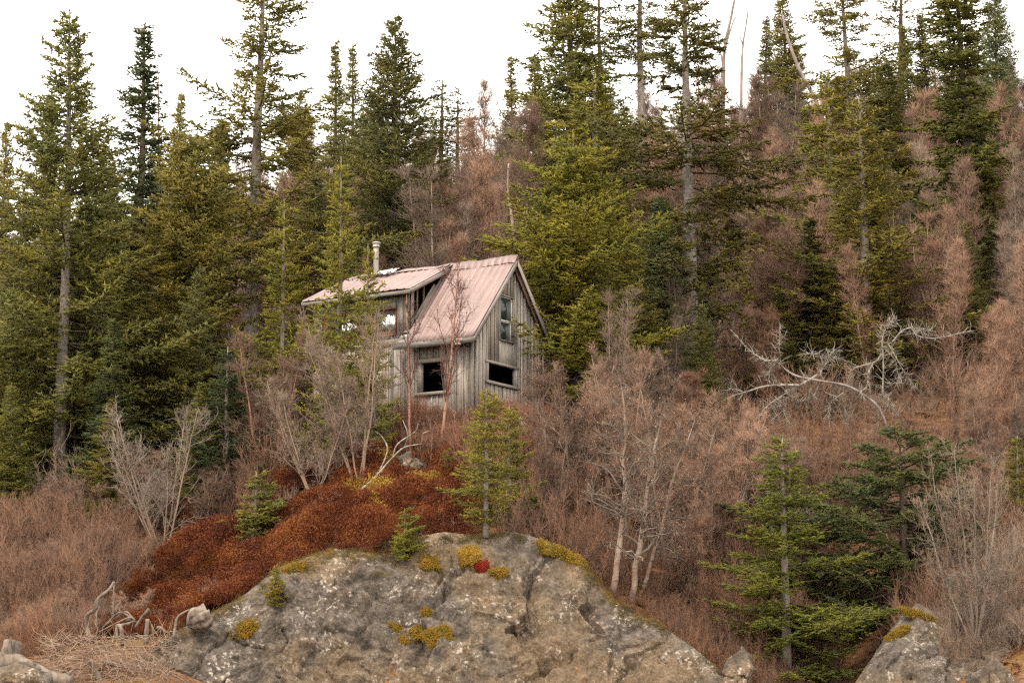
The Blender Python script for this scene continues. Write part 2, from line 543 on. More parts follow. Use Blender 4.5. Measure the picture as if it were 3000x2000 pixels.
# ------------------------------------------------------------------ terrain
T_PX = np.array([-2500, 0, 500, 800, 1000, 1400, 1800, 2200, 2450, 2600, 3000, 5500.])
T_D = np.array([34, 40, 44, 47, 50, 53, 57, 61, 66, 75, 90, 110, 130.])
T_ROW = np.array([
    [2450, 2250, 2090, 1970, 1870, 1770, 1650, 1540, 1430, 1300, 1130, 1000, 960],
    [2450, 2250, 2080, 1960, 1860, 1750, 1620, 1500, 1390, 1260, 1090, 950, 900],
    [2450, 2250, 2080, 1960, 1870, 1760, 1610, 1490, 1390, 1250, 1050, 870, 820],
    [2500, 2400, 2300, 2150, 1740, 1610, 1490, 1385, 1300, 1190, 990, 800, 750],
    [2550, 2450, 2400, 2300, 1650, 1530, 1400, 1310, 1280, 1150, 930, 730, 690],
    [2550, 2450, 2400, 2300, 1620, 1520, 1390, 1290, 1275, 1120, 890, 680, 640],
    [2550, 2450, 2400, 2300, 1790, 1640, 1520, 1395, 1270, 1080, 830, 600, 560],
    [2550, 2450, 2400, 2200, 2010, 1850, 1680, 1510, 1340, 1110, 800, 540, 500],
    [2550, 2450, 2350, 2200, 2120, 2050, 1900, 1600, 1350, 1100, 790, 520, 480],
    [2550, 2400, 2250, 2120, 2040, 1950, 1790, 1530, 1320, 1080, 780, 500, 460],
    [2500, 2300, 2110, 1980, 1820, 1690, 1550, 1410, 1270, 1050, 750, 470, 430],
    [2500, 2300, 2110, 1980, 1820, 1690, 1550, 1410, 1270, 1050, 750, 470, 430]], float)

def gz(x, d):
    x, d = np.atleast_1d(np.asarray(x, float)), np.atleast_1d(np.asarray(d, float))
    q = 1500 + F * 0.985 * x / d
    dd = np.clip(d, T_D[0], T_D[-1])
    ci = np.clip(np.searchsorted(T_PX, q) - 1, 0, len(T_PX) - 2)
    cf = np.clip((q - T_PX[ci]) / (T_PX[ci + 1] - T_PX[ci]), 0, 1)
    di = np.clip(np.searchsorted(T_D, dd) - 1, 0, len(T_D) - 2)
    df = np.clip((dd - T_D[di]) / (T_D[di + 1] - T_D[di]), 0, 1)
    row = ((T_ROW[ci, di] * (1 - df) + T_ROW[ci, di + 1] * df) * (1 - cf)
           + (T_ROW[ci + 1, di] * (1 - df) + T_ROW[ci + 1, di + 1] * df) * cf)
    b = (1000 - row) / F
    z = CZ + dd * (PS + b * PC) / (PC - b * PS)
    z = np.where(d > 130, z - (d - 130) * 0.02, z)
    z = np.where(d < 34, z - (34 - d) * 0.5, z)
    p = np.stack([x * 0.45, d * 0.45, np.zeros_like(x)], 1)
    near = np.clip((d - 60) / 30, 0.25, 1)
    return z + fbm(p, 3, 5) * 0.3 * near + fbm(p * 4, 2, 9) * 0.05

def g1(x, d): return float(gz(x, d)[0])

ds = np.concatenate([np.linspace(28, 70, 150), np.linspace(70.6, 135, 90), [145, 160, 190, 240, 330, 500, 900, 2000]])
us = np.concatenate([np.linspace(-2.2, -0.3, 22), np.linspace(-0.28, 0.28, 190), np.linspace(0.3, 2.2, 22)])
UU, DD = np.meshgrid(us, ds)
XX = UU * DD
ZZ = gz(XX.ravel(), DD.ravel())
gv = np.stack([XX.ravel(), DD.ravel(), ZZ], 1)
nc = len(us)
ii, jj = np.meshgrid(np.arange(len(ds) - 1), np.arange(nc - 1), indexing='ij')
a0 = (ii * nc + jj).ravel()
tag(obj('ground', fast_mesh('ground', gv, [np.stack([a0, a0 + 1, a0 + nc + 1, a0 + nc], 1)], True), M['ground']), kind='structure')

wm, wnt, wb = new_mat('lake_water')
wb.inputs['Base Color'].default_value = (0.02, 0.05, 0.05, 1)
wb.inputs['Roughness'].default_value = 0.08
bump(wnt, wb, noise(wnt, 1.2, 3, 0.6, coords(wnt)), 0.25, 0.1)
tag(obj('water', fast_mesh('water', [[-600, -600, 0.0], [600, -600, 0.0], [600, 42, 0.0], [-600, 42, 0.0]], [[[0, 1, 2, 3]]]), wm), kind='structure')

# ------------------------------------------------------------------ rock outcrop (bottom centre)
TOP = np.array([(300, 2060), (380, 1960), (450, 1892), (520, 1845), (600, 1805), (660, 1772), (720, 1738), (770, 1695), (815, 1658), (900, 1628), (980, 1606), (1060, 1612), (1150, 1632),
                (1230, 1575), (1300, 1560), (1400, 1572), (1480, 1560), (1560, 1572), (1640, 1600), (1700, 1640), (1750, 1700), (1790, 1748),
                (1850, 1790), (1920, 1820), (1990, 1865), (2060, 1915), (2130, 1975), (2200, 2060)], float)
def cells(P, n, seed, sq):
    """nearest random block: (displacement of its tilted face, distance to the joint)"""
    rg = np.random.default_rng(seed)
    lo, hi = P.min(0), P.max(0)
    c = lo + (hi - lo) * rg.random((n, 3))
    tilt = rg.normal(0, 1, (n, 3)) * np.array([0.32, 0.0, 0.32])
    off = rg.uniform(-1, 1, n)
    out, gap = np.zeros(len(P)), np.zeros(len(P))
    rotm = np.array([[0.82, 0, 0.57], [0, 1, 0], [-0.57, 0, 0.82]])
    Q, C = (P @ rotm) * sq, (c @ rotm) * sq
    for i in range(0, len(P), 6000):
        d2 = ((Q[i:i + 6000, None] - C[None]) ** 2).sum(2)
        k = np.argpartition(d2, 1, axis=1)[:, :2]
        a = np.take_along_axis(d2, k, 1) ** 0.5
        sw = a[:, 0] > a[:, 1]
        k0 = np.where(sw, k[:, 1], k[:, 0])
        a0_, a1_ = np.minimum(a[:, 0], a[:, 1]), np.maximum(a[:, 0], a[:, 1])
        out[i:i + 6000] = off[k0] + ((P[i:i + 6000] - c[k0]) * tilt[k0]).sum(1) * 2.0
        gap[i:i + 6000] = a1_ - a0_
    return out, gap
def rock_outcrop(TOP, S, Tn, DT_, DB_, off=0.0):
    s = np.linspace(TOP[0, 0], TOP[-1, 0], S)
    top = np.interp(s, TOP[:, 0], TOP[:, 1])
    dtop = np.interp(s, *DT_)
    dbot = np.interp(s, *DB_)
    t = np.concatenate([np.linspace(-0.12, 0, 12)[:-1], np.linspace(0, 1, Tn)])
    SS, TT = np.meshgrid(s, t)
    tp = np.clip(TT, 0, 1); bk = np.clip(-TT, 0, 1)
    rows = top[None] + (2330 - top[None]) * tp + bk * 260
    dep = dtop[None] - (dtop - dbot)[None] * tp ** 0.55 + bk * 9
    b = (1000 - rows) / F
    k = dep / (PC - b * PS)
    P = np.stack([(SS - 1500) / F * k, dep, CZ + k * (PS + b * PC)], -1).reshape(-1, 3)
    # folded, fractured surface
    P0 = P
    P = P + off
    big = fbm(P * 0.42 + 3, 3, 21) * 0.2
    W = P + np.stack([fbm(P * 1.1 + k * 9, 3, 71 + k) for k in range(3)], 1) * 0.4
    dens = (P[:, 0].max() - P[:, 0].min()) / 14.0
    f1, g1_ = cells(W, int(26 * dens) + 6, 5, np.array([1.0, 0.5, 0.38]))
    f2, g2_ = cells(W, int(420 * dens) + 20, 6, np.array([1.0, 0.7, 0.45]))
    slab = np.clip(f1, -2, 2) * 0.13 + np.clip(f2, -2, 2) * 0.05
    crack = -0.08 * np.clip(1 - g1_ / 0.035, 0, 1) * np.clip(fbm(P * 0.6, 2, 81) * 2 + 0.2, 0, 1) - 0.03 * np.clip(1 - g2_ / 0.03, 0, 1)
    med = fbm(P * np.array([2.6, 2.4, 1.5]), 4, 41) * 0.08 - np.abs(fbm(P * np.array([1.6, 1.6, 0.9]) + 7, 3, 45)) * 0.12
    lump = fbm(P * np.array([7, 7, 4.0]), 4, 61) * 0.04 + fbm(P * 22, 2, 63) * 0.014
    fade = np.clip(TT.ravel() * 14 + 1.0, 0, 1)
    disp = (big + slab + med + crack + lump - 0.05) * (0.25 + 0.75 * np.clip(TT.ravel() * 6, 0, 1)) * fade
    nrm = np.array([0.0, -0.86, 0.5])
    P = P0 + nrm * disp[:, None]
    n1 = S
    ii, jj = np.meshgrid(np.arange(len(t) - 1), np.arange(S - 1), indexing='ij')
    a = (ii * n1 + jj).ravel()
    return P, np.stack([a, a + n1, a + n1 + 1, a + 1], 1)
rp_, rq_ = rock_outcrop(TOP, 470, 230, ([300, 380, 700, 1000, 1500, 1800, 2200], [47.0, 47.5, 49.4, 49.9, 50.1, 49.6, 48.4]), ([300, 900, 1500, 2200], [45.2, 47.2, 47.6, 46.4]))
tag(obj('rock_outcrop', fast_mesh('rock_outcrop', rp_, [rq_], False), M['rock']),
    'broad grey cliff of lichen-spotted rock below the red heath', 'rock')
rock_bvh = BVHTree.FromPolygons([Vector(p) for p in rp_[::1]], [tuple(int(i) for i in f) for f in rq_])
TOP2 = np.array([(2400, 2160), (2470, 2050), (2530, 1960), (2590, 1870), (2640, 1800), (2690, 1762), (2740, 1790), (2790, 1850), (2840, 1880), (2885, 1850), (2930, 1870), (3000, 1900), (3120, 1920), (3300, 1960)], float)
rp2_, rq2_ = rock_outcrop(TOP2, 220, 130, ([2400, 2700, 3000, 3300], [48.2, 50.6, 49.4, 48.8]), ([2400, 3300], [46.6, 46.8]), 40.0)
tag(obj('rock_outcrop', fast_mesh('rock_outcrop', rp2_, [rq2_], False), M['rock']),
    'smaller grey rock ledge right of the dark gully with orange lichen', 'rock')
rock2_bvh = BVHTree.FromPolygons([Vector(p) for p in rp2_], [tuple(int(i) for i in f) for f in rq2_])
ground_bvh = BVHTree.FromPolygons([Vector(p) for p in gv], [tuple(int(i) for i in f) for f in np.stack([a0, a0 + 1, a0 + nc + 1, a0 + nc], 1)])

def pick(px, py, bvh=None):
    """nearest ground or rock surface on a sight line"""
    o, d = Vector((0, 0, CZ)), Vector(ray(px, py)).normalized()
    best = None
    for bv in ([bvh] if bvh else [rock_bvh, rock2_bvh, ground_bvh]):
        h = bv.ray_cast(o, d)
        if h[0] is not None and (best is None or h[3] < best[2]): best = (h[0], h[1], h[3])
    if best is None:
        return np.array(at(px, py, 50)), np.array([0, -0.7, 0.7])
    n = best[1]
    if n.dot(d) > 0: n = -n
    return np.array(best[0]), np.array(n)

def boulder(name, px, py, d, size, label, seed, rot=0.0, cut=0.35):
    rng = np.random.default_rng(seed)
    n, m = 90, 60
    th, ph = np.meshgrid(np.linspace(0, 2 * math.pi, n, endpoint=False), np.linspace(0.0, math.pi, m))
    u = np.stack([np.cos(th) * np.sin(ph), np.sin(th) * np.sin(ph), np.cos(ph)], -1).reshape(-1, 3)
    r = 1 + fbm(u * 1.3 + seed, 3, seed) * 0.28
    for _ in range(7):                       # flattened facets
        nn = rng.normal(size=3); nn /= np.linalg.norm(nn)
        h = rng.uniform(0.62, 0.85)
        dt = (u * r[:, None]) @ nn
        r = np.where(dt > h, r * h / np.maximum(dt, 1e-6), r)
    p = u * r[:, None] * np.array(size)
    p = p + u * (fbm(p * 2.5, 4, seed + 3) * 0.07 + fbm(p * 9, 2, seed + 5) * 0.02)[:, None]
    crk = np.clip((0.05 - np.abs(fbm(p * 0.9 + 9, 3, seed + 8))) / 0.05, 0, 1)
    p = p - u * (crk * 0.1)[:, None]
    c, s_ = math.cos(rot), math.sin(rot)
    p = np.stack([p[:, 0] * c - p[:, 2] * s_, p[:, 1], p[:, 0] * s_ + p[:, 2] * c], 1)
    q = []
    i0, j0 = np.meshgrid(np.arange(m - 1), np.arange(n), indexing='ij')
    i0, j0 = i0.ravel(), j0.ravel()
    q = np.stack([i0 * n + j0, (i0 + 1) * n + j0, (i0 + 1) * n + (j0 + 1) % n, i0 * n + (j0 + 1) % n], 1)
    o = obj(name, fast_mesh(name, p, [q]), M['rock'])
    o.location = Vector(at(px, py, d))
    return tag(o, label, 'rock')

boulder('boulder', 2900, 2020, 46.7, (0.42, 0.5, 0.6), 'pointed grey boulder with white lichen in the bottom right corner', 7, 0.3)
boulder('boulder', 2830, 1730, 53.0, (0.55, 0.6, 0.42), 'grey mossy rock half hidden behind the bare shrub on the right', 15, 0.1)
boulder('boulder', 2165, 1975, 48.0, (0.4, 0.45, 0.7), 'narrow upright grey rock at the left foot of the bright young spruce', 18, -0.3)
boulder('boulder', 1195, 1358, 56.0, (0.3, 0.3, 0.34), 'grey lichen boulder beside the cabin behind the crooked birch', 22, 0.2)
boulder('boulder', 60, 2010, 45.5, (0.7, 0.7, 0.45), 'tan rock under the weathered log in the bottom left corner', 25, 0.1)

# ------------------------------------------------------------------ the cabin
# local axes: X runs along the long wall towards the near corner (0), Y along the gable wall, Z up from the sill
CORNER = at(1390, 985, 60.0)
HZ = 2.75                                   # height of the eave line over the floor
cabin = empty('cabin', (CORNER[0], CORNER[1], CORNER[2] - HZ), R(-32))
tag(cabin, 'weathered grey board cabin with pink metal roof and broken windows', 'cabin')
W_, L_, RY, RZ_ = 3.57, 5.5, 1.785, 2.46 + HZ
SL = (2.46 + 0.08) / (1.785 + 0.42)         # main roof slope
DSL = (2.46 - 1.43) / (1.785 + 0.35)        # dormer roof slope
def roof_z(y): return RZ_ - SL * abs(y - RY)
def dorm_z(y): return RZ_ - DSL * (RY - y)
crng = random.Random(4)

BOXF = [[0, 3, 2, 1], [4, 5, 6, 7], [0, 1, 5, 4], [1, 2, 6, 5], [2, 3, 7, 6], [3, 0, 4, 7]]
def hexa(name, v8, mat, parent):
    return obj(name, fast_mesh(name, v8, [BOXF]), mat, parent)

def box(name, x0, x1, y0, y1, z0, z1, mat, parent):
    c = Vector(((x0 + x1) / 2, (y0 + y1) / 2, z0))
    v = np.array([(x0, y0, z0), (x1, y0, z0), (x1, y1, z0), (x0, y1, z0), (x0, y0, z1), (x1, y0, z1), (x1, y1, z1), (x0, y1, z1)], float) - np.array(c)
    o = hexa(name, v, mat, parent)
    o.location = c
    return o

def beam(name, p0, p1, w, t, mat, parent, up=(0, 0, 1), roll=0.0, sag=0.0):
    """board from p0 to p1: width w along 'up', thickness t across; grain along its length"""
    p0, p1 = Vector(p0), Vector(p1)
    z = (p1 - p0); ln = z.length; z.normalize()
    up = Vector(up); x = up.cross(z).normalized(); y = z.cross(x)
    g = Geo()
    k = 6 if sag else 1
    prev = None
    pts = []
    for i in range(k + 1):
        f = i / k
        pts.append((ln * f, -sag * math.sin(math.pi * f)))
    v = []
    for zz, s in pts:
        v += [(-t / 2, -w / 2 + s, zz), (t / 2, -w / 2 + s, zz), (t / 2, w / 2 + s, zz), (-t / 2, w / 2 + s, zz)]
    q = [[0, 3, 2, 1]]
    for i in range(k):
        a = 4 * i
        q += [[a, a + 1, a + 5, a + 4], [a + 1, a + 2, a + 6, a + 5], [a + 2, a + 3, a + 7, a + 6], [a + 3, a, a + 4, a + 7]]
    a = 4 * k
    q.append([a, a + 1, a + 2, a + 3])
    o = obj(name, fast_mesh(name, v, [q]), mat, parent)
    m = Matrix((x, y, z)).transposed().to_4x4()
    m.translation = p0
    o.matrix_basis = m
    return o

def spans(x0, x1, lo, hi, holes):
    out = [(lo, hi)]
    for hx0, hx1, hz0, hz1 in holes:
        if x1 <= hx0 + 0.01 or x0 >= hx1 - 0.01: continue
        nxt = []
        for a, b in out:
            if hz0 > a: nxt.append((a, min(b, hz0)))
            if hz1 < b: nxt.append((max(a, hz1), b))
        out = [(a, b) for a, b in nxt if b - a > 0.03]
    return out

def clad(side, s0, s1, top, holes, bw=0.2, batten=True, mat='board', z0=0.0, cap=None):
    """vertical boards with battens over the joints; side: 'long' (Y=0, faces -Y), 'gable' (X=0, faces +X), 'back', 'end'"""
    def put(name, a, b, z_a0, za1, zb1, off, th):
        # a..b along the wall, bottom z_a0, tops za1 / zb1, standing off the wall by off..off+th
        o0, o1 = off, off + th
        if side == 'long':   f = lambda s, o: (-s, -o)
        elif side == 'gable': f = lambda s, o: (o, s)
        elif side == 'back': f = lambda s, o: (-s, W_ + o)
        else:                f = lambda s, o: (-L_ - o, s)
        c = Vector((*f((a + b) / 2, off), z_a0))
        P = [(*f(a, o0), z_a0), (*f(b, o0), z_a0), (*f(b, o1), z_a0), (*f(a, o1), z_a0),
             (*f(a, o0), za1), (*f(b, o0), zb1), (*f(b, o1), zb1), (*f(a, o1), za1)]
        o = hexa(name, np.array(P) - np.array(c), M[mat], cabin)
        o.location = c
        bm_fix.append(o)
    x = s0
    edges = [s0]
    while x < s1 - 0.02:
        w = bw * crng.uniform(0.8, 1.2)
        if s1 - x - w < 0.09: w = s1 - x
        a, b = x, x + w
        e = 0.004
        ta, tb = top(a), top(b)
        for lo, hi in spans(a, b, z0 + crng.uniform(-0.05, 0.03), max(ta, tb), holes):
            full = abs(hi - max(ta, tb)) < 1e-6
            ya, yb = (ta, tb) if full else (hi, hi)
            if min(ya, yb) - lo > 0.02:
                put('board', a + e, b - e, lo, ya, yb, 0.0 + crng.uniform(0, 0.006), 0.024)
        x = b
        edges.append(x)
    if batten:
        for e in edges[1:-1]:
            w = crng.uniform(0.045, 0.065)
            for lo, hi in spans(e - w / 2, e + w / 2, z0 + crng.uniform(-0.03, 0.05), min(top(e - w / 2), top(e + w / 2)) - 0.01, holes):
                if hi - lo > 0.05:
                    sl = crng.uniform(-0.006, 0.006)
                    put('batten', e - w / 2 + sl, e + w / 2 + sl, lo, hi, hi, 0.031, 0.02)
bm_fix = []

# openings (along the wall, bottom, top)
WIN_LONG = (0.95, 1.73, HZ - 1.44, HZ - 0.61)
WIN_DORM = (2.62, 3.5, HZ + 0.30, HZ + 1.03)
WIN_DORM2 = (3.95, 5.1, HZ + 0.30, HZ + 1.03)
WIN_LOW = (0.64, 2.06, HZ - 1.14, HZ - 0.64)
WIN_UP = (1.28, 1.93, HZ + 0.10, HZ + 1.36)
PANEL = (1.22, 2.16, HZ - 0.60, HZ + 0.08)
SPLIT = 2.13
clad('long', 0.0, SPLIT, lambda s: HZ + 0.30, [WIN_LONG], 0.205)
clad('long', SPLIT, L_, lambda s: HZ - 0.02, [(3.6, 4.3, 0.6, 1.9)], 0.2)
clad('long', SPLIT + 0.4, L_, lambda s: HZ + 1.5, [WIN_DORM, WIN_DORM2], 0.21, z0=HZ + 0.17)
clad('gable', 0.0, W_, lambda s: roof_z(s) - 0.05, [WIN_UP, (WIN_LOW[0], WIN_LOW[1] + 0.1, WIN_LOW[2], WIN_LOW[3]), PANEL], 0.19)
clad('back', 0.0, L_, lambda s: HZ + 0.3, [], 0.3, False)
clad('end', 0.0, W_, lambda s: min(roof_z(s) if s > RY else dorm_z(s), 99) - 0.05, [], 0.3, False)
# dark lining added behind the boards to keep light out, floor
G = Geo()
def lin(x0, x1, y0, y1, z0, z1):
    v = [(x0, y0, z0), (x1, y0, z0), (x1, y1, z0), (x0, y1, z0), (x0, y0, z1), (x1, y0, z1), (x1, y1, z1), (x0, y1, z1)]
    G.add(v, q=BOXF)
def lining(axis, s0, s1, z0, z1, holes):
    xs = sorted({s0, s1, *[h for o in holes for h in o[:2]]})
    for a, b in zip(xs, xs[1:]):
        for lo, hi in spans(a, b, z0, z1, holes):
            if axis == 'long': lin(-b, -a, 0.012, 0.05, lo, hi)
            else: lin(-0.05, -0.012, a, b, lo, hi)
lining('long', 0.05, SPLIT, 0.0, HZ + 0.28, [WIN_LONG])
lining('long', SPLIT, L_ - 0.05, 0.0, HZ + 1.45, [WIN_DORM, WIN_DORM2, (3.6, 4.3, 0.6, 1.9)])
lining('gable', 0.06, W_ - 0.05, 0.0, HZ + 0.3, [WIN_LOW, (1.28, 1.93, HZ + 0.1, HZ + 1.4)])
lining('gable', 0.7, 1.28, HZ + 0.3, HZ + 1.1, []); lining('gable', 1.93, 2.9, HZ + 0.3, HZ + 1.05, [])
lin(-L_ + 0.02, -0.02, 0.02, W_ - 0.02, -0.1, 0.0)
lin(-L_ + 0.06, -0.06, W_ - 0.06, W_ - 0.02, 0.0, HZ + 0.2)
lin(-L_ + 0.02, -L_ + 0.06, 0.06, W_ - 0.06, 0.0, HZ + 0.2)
obj('light_tight_lining', G.mesh('light_tight_lining'), M['inner'], cabin)
# skirt and corner boards
beam('sill_board', (0.05, -0.075, 0.07), (-L_, -0.075, 0.02), 0.2, 0.03, M['trim'], cabin, sag=0.03)
beam('sill_board', (0.075, 0.0, 0.0), (0.075, W_, 0.05), 0.2, 0.03, M['trim'], cabin)
beam('corner_board', (0.064, 0.045, 0.1), (0.064, 0.045, HZ + 0.38), 0.1, 0.022, M['trim'], cabin, up=(0, 1, 0))
beam('corner_board', (-0.05, -0.066, 0.1), (-0.05, -0.066, HZ + 0.25), 0.1, 0.022, M['trim'], cabin, up=(1, 0, 0))
beam('corner_board', (0.064, W_ - 0.03, 0.1), (0.064, W_ - 0.03, HZ + 0.3), 0.09, 0.022, M['trim'], cabin, up=(0, 1, 0))
# dormer: band board, corner boards, cheek
beam('band_board', (-SPLIT - 0.02, -0.05, HZ + 0.08), (-L_, -0.05, HZ + 0.08), 0.2, 0.03, M['trim'], cabin, sag=0.02)
beam('dormer_corner_board', (-2.45, -0.052, HZ + 0.17), (-2.45, -0.052, HZ + 1.55), 0.2, 0.03, M['trim'], cabin, up=(1, 0, 0))
beam('dormer_corner_board', (-2.24, -0.045, HZ + 0.17), (-2.24, -0.045, HZ + 1.52), 0.19, 0.03, M['trim'], cabin, up=(1, 0, 0))
beam('dormer_corner_board', (-SPLIT + 0.03, 0.03, HZ + 0.35), (-SPLIT + 0.03, 0.03, HZ + 1.5), 0.12, 0.03, M['trim'], cabin, up=(0, 1, 0))
beam('dormer_header', (-2.6, -0.05, HZ + 1.17), (-L_, -0.05, HZ + 1.17), 0.2, 0.03, M['trim'], cabin)
beam('cheek_board', (-2.09, 0.16, roof_z(0.16) + 0.10), (-2.09, 1.15, roof_z(1.15) + 0.10), 0.17, 0.03, M['trim'], cabin)
for k, y in enumerate((0.3, 0.62)):
    beam('cheek_stud', (-SPLIT, y, roof_z(y) + 0.02), (-SPLIT, y, dorm_z(y) - 0.1), 0.05, 0.05, M['dark_wood'], cabin, up=(0, 1, 0))

def window(name, side, hole, mat, proud, tw=0.1, head=None, sill=None):
    a, b, z0, z1 = hole
    if side == 'long': P = lambda s, z, o: (-s, -o, z); upv = (1, 0, 0)
    else: P = lambda s, z, o: (o, s, z); upv = (0, 1, 0)
    hd, sl = head or tw, sill or tw
    fr = beam(name, P(a - tw / 2, z0, proud), P(a - tw / 2, z1, proud), tw, 0.03, mat, cabin, up=upv)
    fr.name = name
    return fr, P, upv

def add_sub(parent, o):
    """re-parent a cabin part under another cabin part"""
    ml = parent.matrix_basis.inverted() @ o.matrix_basis
    o.parent = parent
    o.matrix_basis = ml

def win_trim(side, hole, proud, tw, hd, sl, ext=0.08, mat='trim', nm='window_frame'):
    a, b, z0, z1 = hole
    if side == 'long': P = lambda s, z, o: (-s, -o, z); upv = (1, 0, 0)
    else: P = lambda s, z, o: (o, s, z); upv = (0, 1, 0)
    f = beam(nm, P(a - tw / 2, z0, proud), P(a - tw / 2, z1, proud), tw, 0.03, M[mat], cabin, up=upv)
    subs = [beam('jamb', P(b + tw / 2, z0, proud), P(b + tw / 2, z1, proud), tw, 0.03, M[mat], cabin, up=upv),
            beam('head', P(a - tw - ext, z1 + hd / 2, proud + 0.008), P(b + tw + ext, z1 + hd / 2, proud + 0.008), hd, 0.045, M[mat], cabin),
            beam('sill', P(a - tw - ext, z0 - sl / 2, proud + 0.02), P(b + tw + ext, z0 - sl / 2, proud + 0.02), sl, 0.075, M[mat], cabin)]
    # reveal: inner sides of the opening
    d = -0.06
    for s in (a, b):
        g = Geo()
        e = 0.012 * (1 if s == a else -1)
        q = [P(s, z0, proud - 0.01), P(s, z1, proud - 0.01), P(s, z1, d), P(s, z0, d), P(s + e, z0, proud - 0.01), P(s + e, z1, proud - 0.01), P(s + e, z1, d), P(s + e, z0, d)]
        g.add(q, q=BOXF)
        subs.append(obj('reveal', g.mesh('reveal'), M[mat], cabin))
    for s in subs: add_sub(f, s)
    return f, P, upv

def pane(name, side, a, b, z0, z1, off, mat, parent):
    if side == 'long': q = [(-a, off, z0), (-b, off, z0), (-b, off, z1), (-a, off, z1), (-a, off + 0.006, z0), (-b, off + 0.006, z0), (-b, off + 0.006, z1), (-a, off + 0.006, z1)]
    else: q = [(-off, a, z0), (-off, b, z0), (-off, b, z1), (-off, a, z1), (-off - 0.006, a, z0), (-off - 0.006, b, z0), (-off - 0.006, b, z1), (-off - 0.006, a, z1)]
    g = Geo(); g.add(q, q=BOXF)
    o = obj(name, g.mesh(name), mat, cabin)
    if parent: add_sub(parent, o)
    return o

gm, gnt, gb = new_mat('old_glass')
gb.inputs['Base Color'].default_value = (0.02, 0.03, 0.025, 1)
gb.inputs['Roughness'].default_value = 0.04
gb.inputs['Specular IOR Level'].default_value = 0.5
gb.inputs['IOR'].default_value = 1.5
bump(gnt, gb, noise(gnt, 1.5, 1, 0.5, coords(gnt)), 0.02, 0.02)
M['glass'] = gm
gm2, gnt2, gb2 = new_mat('mirror_glass')
gb2.inputs['Base Color'].default_value = (0.6, 0.58, 0.56, 1)
gb2.inputs['Metallic'].default_value = 0.9
gb2.inputs['Roughness'].default_value = 0.05
bump(gnt2, gb2, noise(gnt2, 5.0, 3, 0.6, coords(gnt2)), 0.35, 0.08)
M['mirror'] = gm2

win_trim('long', WIN_LONG, 0.05, 0.12, 0.1, 0.09)
win_trim('gable', WIN_LOW, 0.05, 0.07, 0.07, 0.08)
box('plywood_panel', 0.012, 0.034, PANEL[0], PANEL[1], PANEL[2], PANEL[3], M['board'], cabin)
f, P, upv = win_trim('gable', WIN_UP, 0.045, 0.05, 0.03, 0.03, 0.0, 'trim', 'sash_window')
for nm, z0, z1, off in (('upper_sash', HZ + 0.66, WIN_UP[3], -0.012), ('lower_sash', WIN_UP[2], HZ + 0.66, 0.02)):
    g = Geo()
    a, b, w = WIN_UP[0] + 0.015, WIN_UP[1] - 0.015, 0.03
    for (s0, s1, y0, y1) in ((a, a + w, z0, z1), (b - w, b, z0, z1), (a + w, b - w, z1 - w, z1), (a + w, b - w, z0, z0 + w)):
        g.add([(-off - 0.03, s0, y0), (-off, s0, y0), (-off, s1, y0), (-off - 0.03, s1, y0), (-off - 0.03, s0, y1), (-off, s0, y1), (-off, s1, y1), (-off - 0.03, s1, y1)], q=BOXF)
    add_sub(f, obj(nm, g.mesh(nm), M['alu'], cabin))
    pane('pane', 'gable', a + w, b - w, z0 + w, z1 - w, off + 0.012, M['glass'], f)
for hole, nm in ((WIN_DORM, 'dormer_window'), (WIN_DORM2, 'dormer_window')):
    f, P, upv = win_trim('long', hole, 0.03, 0.03, 0.03, 0.035, 0.0, 'frame_red', nm)
    mid = (hole[0] + hole[1]) / 2
    pane('pane', 'long', hole[0] + 0.01, hole[1] - 0.01, hole[2] + 0.01, hole[3] - 0.01, -0.005, M['mirror'], f)

# ---- roof
def ribbed(name, x0, x1, ya, za, yb, zb, mat, wobble=0.0, pitch=0.23, seed=0):
    """one sheet of ribbed metal from the lower edge (ya, za) to the upper edge (yb, zb)"""
    rg = np.random.default_rng(seed)
    n = int(round((x1 - x0) / pitch)) or 1
    prof = []
    w = (x1 - x0) / n
    for i in range(n):
        b = x0 + i * w
        prof += [(b, 0.026), (b + 0.012, 0.026), (b + 0.026, 0.0), (b + w * 0.45, 0.0), (b + w * 0.48, 0.005), (b + w * 0.52, 0.005), (b + w * 0.55, 0.0), (b + w - 0.026, 0.0), (b + w - 0.012, 0.026)]
    prof += [(x1, 0.026)]
    k = 9
    ln = math.hypot(yb - ya, zb - za)
    ny, nz = -(zb - za) / ln, (yb - ya) / ln
    if nz < 0: ny, nz = -ny, -nz
    v, q = [], []
    m = len(prof)
    top = []
    for i in range(k):
        f = i / (k - 1)
        for (x, h) in prof:
            hh = h + wobble * math.sin(x * 2.1 + f * 3 + seed) + (wobble * 1.5 * (1 - f) ** 2 * math.sin(x * 5 + seed) if wobble else 0)
            top.append((x, ya + (yb - ya) * f + ny * hh, za + (zb - za) * f + nz * hh))
    v = top + [(x, y - ny * 0.004, z - nz * 0.004) for x, y, z in top]
    o = k * m
    for i in range(k - 1):
        for j in range(m - 1):
            a = i * m + j
            q.append([a, a + 1, a + m + 1, a + m]); q.append([o + a, o + a + m, o + a + m + 1, o + a + 1])
    for j in range(m - 1):
        q.append([j, o + j, o + j + 1, j + 1]); a = (k - 1) * m + j; q.append([a, a + 1, o + a + 1, o + a])
    return obj(name, fast_mesh(name, v, [q]), mat, cabin)

